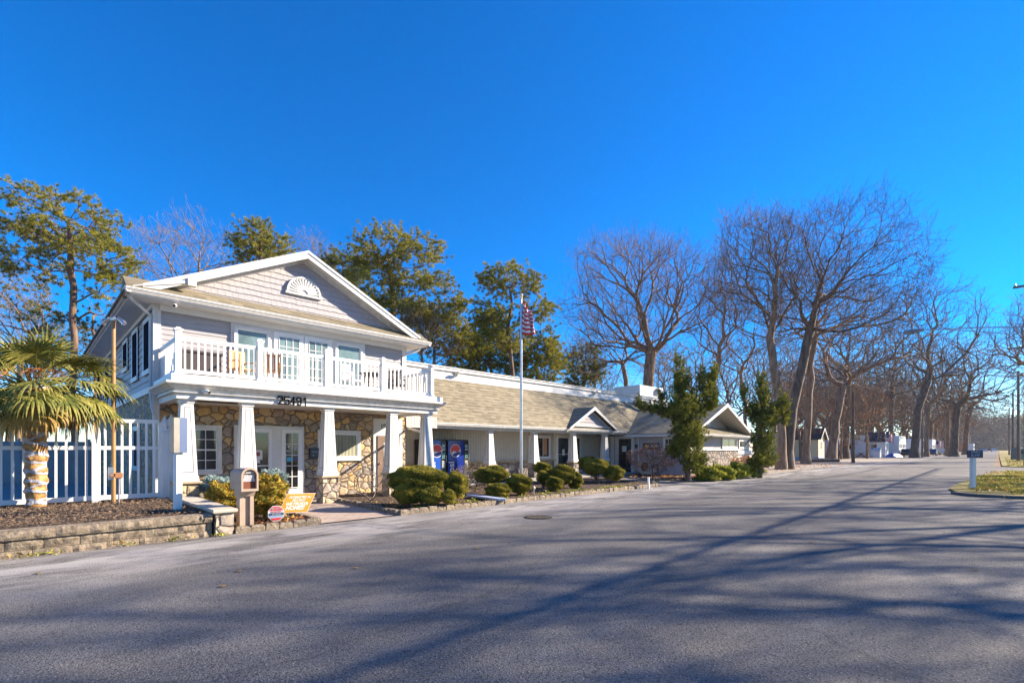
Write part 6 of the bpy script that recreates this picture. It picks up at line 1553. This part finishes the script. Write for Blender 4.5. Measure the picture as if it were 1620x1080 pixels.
yb('clipped shrub tucked behind at the right of the middle group', 910, 760, 18.0, 24, 26, 309)
shrub('dark open-stemmed clipped shrub in two tiers near the last porch column', 948, 0, 20.6, [(-.45,.2,.86,.42,.4,.28),(-.12,0,.70,.55,.5,.34),(.60,-.1,.46,.44,.42,.33)], n=42000, sz=.021, seed=310, group=None)
shrub('golden-leaved round shrub behind the tan mailbox', 421, 0, 10.3, [(0,0,.50,.36,.36,.45),(.12,.05,.66,.26,.28,.28)], 'goldleaf', 4200, .04, 311, name='golden_shrub', rough=.07)
shrub('smaller golden-green shrub between the low stone wall and the mailbox', 356, 0, 11.3, [(0,0,.36,.42,.36,.36)], 'goldleaf', 3200, .036, 312, name='golden_shrub', rough=.07)
shrub('low dusty blue spruce spreading above the golden shrub left of the mailbox', 347, 0, 11.9, [(0,0,.60,.50,.42,.22)], 'bluespruce', 5200, .035, 313, name='dwarf_spruce', rough=.08)
shrub('low dusty blue spruce half hidden behind the golden shrub by the door', 428, 0, 12.4, [(0,0,.66,.40,.36,.26)], 'bluespruce', 3600, .035, 314, name='dwarf_spruce', rough=.08)
for i, (px, z, lb) in enumerate(((1121,23.2,'first and leftmost tuft of yellow-green grass below the grey stone wall'),(1143,24.0,'second tuft of yellow-green grass below the grey stone wall'),(1163,24.9,'third tuft of yellow-green grass below the grey stone wall'),(1187,25.9,'fourth and rightmost tuft of yellow-green grass by the smaller juniper'))):
    shrub(lb, px, 0, z, [(0,0,.20,.55,.5,.42)], 'grassleaf', 2600, .11, 320+i, name='ornamental_grass', group='yellow-green grass tufts', rough=.12, up=1.0, stem=False)
twiggy('bare thorny rose bush in the bed at the foot of the brown door', 587, 13.3, .95, 1.1, 401, 'oldwood', 90, r=.03)
twiggy('tangled bare shrub with scraps of dry leaf in front of the vending machines', 752, 16.2, .95, 1.5, 402, 'oldwood', 320, ('palmdry',1,.35,.035), r=.025)
twiggy('low tangle of dry brown stems below the vending machines', 738, 15.2, .6, 1.2, 403, 'oldwood', 260, ('palmdry',1,.25,.03), r=.02)
twiggy('small weeping maple with a dome of reddish bare twigs beside the laundry sign', 1033, 22.8, 1.45, 2.3, 404, 'bark_dark', 700, ('redtwig',2,.6,.03), r=.05, name='japanese_maple', cat='maple', hz=.98)
twiggy('rusty-leaved shrub at the corner right of the grey stone wall', 1178, 28.5, 1.0, 1.4, 405, 'bark', 420, ('rustleaf',2,.35,.045), r=.03)
# yard evergreens seen through the fence
for i, (px, z) in enumerate(((32,22),(77,23.5))):
    shrub(('round green shrub','smaller round green shrub')[i]+' in the shaded yard seen through the picket fence', px, 0, z, [(0,0,.75,.7,.6,.6)], 'juniper', 3000, .06, 330+i, name='yard_shrub', base=0, rough=.07)
# groundcover flecks along the kerb
def gcover(name, mat, segs, n, sz, seed, z=.08):
    rng = np.random.default_rng(seed); C = []
    for (x0,x1,y0,y1,m) in segs:
        cc = rng.uniform((x0,y0),(x1,y1),(m,2))
        for c in cc: C += [(c[0]+rng.normal(0,.06),c[1]+rng.normal(0,.05),z+rng.uniform(0,.03)) for _ in range(n)]
    V, F = leafcloud(np.array(C), 1, sz, rng, .02, up=.6); return tag(np_mesh(name, V, F, M[mat]), kind='stuff')
gcover('ground_cover', 'grassleaf', [(6.5,17.5,10.05,10.5,46),(6.9,8.5,10.6,13,12)], 26, .035, 1)
gcover('weeds', 'grassleaf', [(-.5,2.3,9.78,9.84,4),(2.35,2.7,9.70,9.78,2)], 20, .025, 2, .02)
gcover('leaf_scatter', 'palmdry', [(2.8,4.2,10.0,11.5,26),(6.4,12,10.1,12,60),(19,25,10.5,13,40),(-2,2.2,9.6,9.8,8)], 5, .04, 3, .07)
gcover('leaf_scatter', 'rustleaf', [(2.8,4.1,9.95,11.2,30),(22.5,25.4,11,15,90),(22,33,10.4,12,60),(34,60,10,16,160)], 4, .05, 4, .06)
gcover('grass_blades', 'lawnblade', [(22.6,46,-5,-.3,2600),(24.2,38,-.4,.8,500),(58,100,-8,-.6,900)], 14, .035, 5, .055)
gcover('leaf_scatter', 'palmdry', [(23,45,-5,.6,420),(59,90,-8,-.6,200)], 4, .05, 6, .08)
def chips():
    rng = np.random.default_rng(12); n = 15000; x = rng.uniform(-4,2.35,n); y = rng.uniform(10.15,14.4,n); c = np.stack([x,y,.40+rng.uniform(-.015,.02,n)],1)
    a = rng.normal(0,1,(n,3)); a[:,2] *= .35; a /= np.linalg.norm(a,axis=1)[:,None]; b = np.cross(a,rng.normal(0,1,(n,3))); b /= np.linalg.norm(b,axis=1)[:,None]; s = rng.uniform(.012,.034,n)[:,None]
    V = np.stack([c-a*s,c-b*s*.25,c+a*s,c+b*s*.25],1).reshape(-1,3); return tag(np_mesh('bark_chips', V, np.arange(n*4).reshape(n,4), M['chip']), kind='stuff')
M['chip'] = pm('bark_chip', (.05,.03,.02),(.26,.18,.12),40,.9); chips()

# ---- palm
px_, z_ = 57, 9.7; x, y = W(px_, z_)
t = thing('palm_tree', 'short fan palm with its trunk wrapped in burlap and silver tape in the mulch bed', 'palm tree', (x,y,.38))
rng = np.random.default_rng(77)
hT = 2.42; b = MB(); N = 60; nn_ = 22
for k in range(N+1):
    z = hT*k/N; rr_ = .165+.012*math.sin(k*1.1)+(.06 if k > N-16 else 0)*((k-(N-16))/16)-(.02 if k < 8 else 0)
    for j in range(nn_): a = 2*PI*j/nn_; q = rr_+.012*math.sin(5*a+k*.55)+.008*math.sin(9*a-k*.9)+rng.normal(0,.003); b.v.append((q*math.cos(a),q*math.sin(a),z))
for k in range(N):
    for j in range(nn_): a0 = k*nn_+j; a1 = k*nn_+(j+1)%nn_; b.f.append((a0,a1,a1+nn_,a0+nn_)); b.mi.append(0)
mm, n, bb = nt('burlap_and_tape'); v = coord(n); sp = n.nodes.new('ShaderNodeSeparateXYZ'); n.links.new(v, sp.inputs[0])
th_ = math_(n,'ARCTAN2',sp.outputs[1],sp.outputs[0]); wv_ = noise(n, v, 5, 3)
hel = math_(n,'FRACT', math_(n,'ADD', math_(n,'ADD', math_(n,'MULTIPLY',sp.outputs[2],5.2), math_(n,'MULTIPLY',th_,1/(2*PI))), math_(n,'MULTIPLY',wv_,.9)))
hel2 = math_(n,'FRACT', math_(n,'ADD', math_(n,'SUBTRACT', math_(n,'MULTIPLY',sp.outputs[2],3.1), math_(n,'MULTIPLY',th_,1/(2*PI))), math_(n,'MULTIPLY',wv_,.7)))
mask = math_(n,'MAXIMUM', ramp(n, hel, [(.66,(0,0,0)),(.71,(1,1,1))]), ramp(n, hel2, [(.86,(0,0,0)),(.89,(1,1,1))]))
c = mixc(n, mask, ramp(n, noise(n, v, 9, 5), [(.35,(.16,.085,.03)),(.55,(.42,.22,.065)),(.7,(.55,.33,.12))]), (.36,.36,.40)); n.links.new(c, bb.inputs['Base Color']); bb.inputs['Roughness'].default_value = .55
bump(n, bb, math_(n,'ADD', mask, noise(n, v, 22, 5)), .8, .02)
b.build('trunk', mm, t, smooth=True)
# hanging skirt of dry leaf bases
def frond(seed, az, el, Lp, fan, drop, mat):
    rng = np.random.default_rng(seed); b = MB(); d = Vector((math.cos(az)*math.cos(el), math.sin(az)*math.cos(el), math.sin(el)))
    p = Vector((0,0,hT-.04))+Vector((math.cos(az),math.sin(az),0))*.08; pts = [p.copy()]; dd = d.copy()
    for k in range(6): dd = (dd+Vector((0,0,-.05-.03*k*(1-el)))).normalized(); p = p+dd*Lp/6; pts.append(p.copy())
    b.tube(pts, [.018,.015,.013,.012,.011,.010,.009], 5); pet = b
    side = dd.cross(Vector((0,0,1))).normalized(); upn = side.cross(dd).normalized(); tilt = rng.uniform(-.4,.4); side2 = side*math.cos(tilt)+upn*math.sin(tilt); nb = 30
    for k in range(nb):
        a = (k/(nb-1)-.5)*R(250); bd = (dd*math.cos(a)+side2*math.sin(a)).normalized(); Lb = fan*(1-.22*abs(a)/R(125))*rng.uniform(.9,1.08); c = p.copy(); cur = bd.copy(); wq = .014
        nrm_ = upn; prevL = None; q = []
        for s_ in range(6):
            wd_ = wq*(1.0,1.5,1.6,1.3,.8,.12)[s_]; sd = cur.cross(nrm_).normalized()
            q.append((c-sd*wd_, c+nrm_*.006*(1 if s_ < 4 else 0), c+sd*wd_)); cur = (cur+Vector((0,0,-drop*(.05+.22*max(0,s_-1)))) + Vector(rng.normal(0,.02,3))).normalized(); c = c+cur*Lb/5
        i0 = len(b.v)
        for r3 in q: b.v += [tuple(w_) for w_ in r3]
        for s_ in range(5):
            for e_ in (0,1): a_ = i0+s_*3+e_; b.f.append((a_,a_+1,a_+4,a_+3)); b.mi.append(0)
    return b.build('frond', M[mat], t)
k = 0
for ring, (el, Lp, cnt, fan, dr) in enumerate(((1.25,.60,6,.66,.3),(.85,.90,9,.70,.5),(.45,1.05,12,.72,.8),(.08,1.05,13,.70,1.2),(-.35,.90,9,.58,1.9),(-.85,.50,6,.44,2.4))):
    for j in range(cnt):
        frond(500+k, 2*PI*(j+.5*(ring%2))/cnt+rng.uniform(-.2,.2), el+rng.uniform(-.14,.14), Lp*rng.uniform(.85,1.1), fan*rng.uniform(.9,1.05), dr, 'palmdry' if (ring >= 4 and rng.random() < .5) else 'palm'); k += 1
b = MB()
for j in range(5):
    a = rng.uniform(2.0,5.5); 
    for q in range(26):
        p0 = Vector((0,0,hT+.05)); p1 = p0+Vector((math.cos(a)*.35,math.sin(a)*.35,.25)); p2 = p1+Vector((math.cos(a)*.2+rng.normal(0,.09),math.sin(a)*.2+rng.normal(0,.09),rng.normal(-.1,.08))); b.tube([p0,p1,p2],[.006,.005,.003],3)
b.build('seed_stalk', M['rustleaf'], t)

b = MB(); b.box(-60,760,-330,640,-1.2,60); hz = b.build('haze', M['bark']); hz.data.materials.clear()
hm = bpy.data.materials.new('haze_air'); hm.use_nodes = True; hn = hm.node_tree; hn.nodes.remove(hn.nodes['Principled BSDF'])
pv = hn.nodes.new('ShaderNodeVolumePrincipled'); pv.inputs['Color'].default_value = (.75,.85,1,1); pv.inputs['Density'].default_value = .00015; pv.inputs['Anisotropy'].default_value = .2
hn.links.new(pv.outputs[0], hn.nodes['Material Output'].inputs['Volume']); hz.data.materials.append(hm); tag(hz, kind='stuff')
for o in COL.objects:
    if '_world' in o: del o['_world']
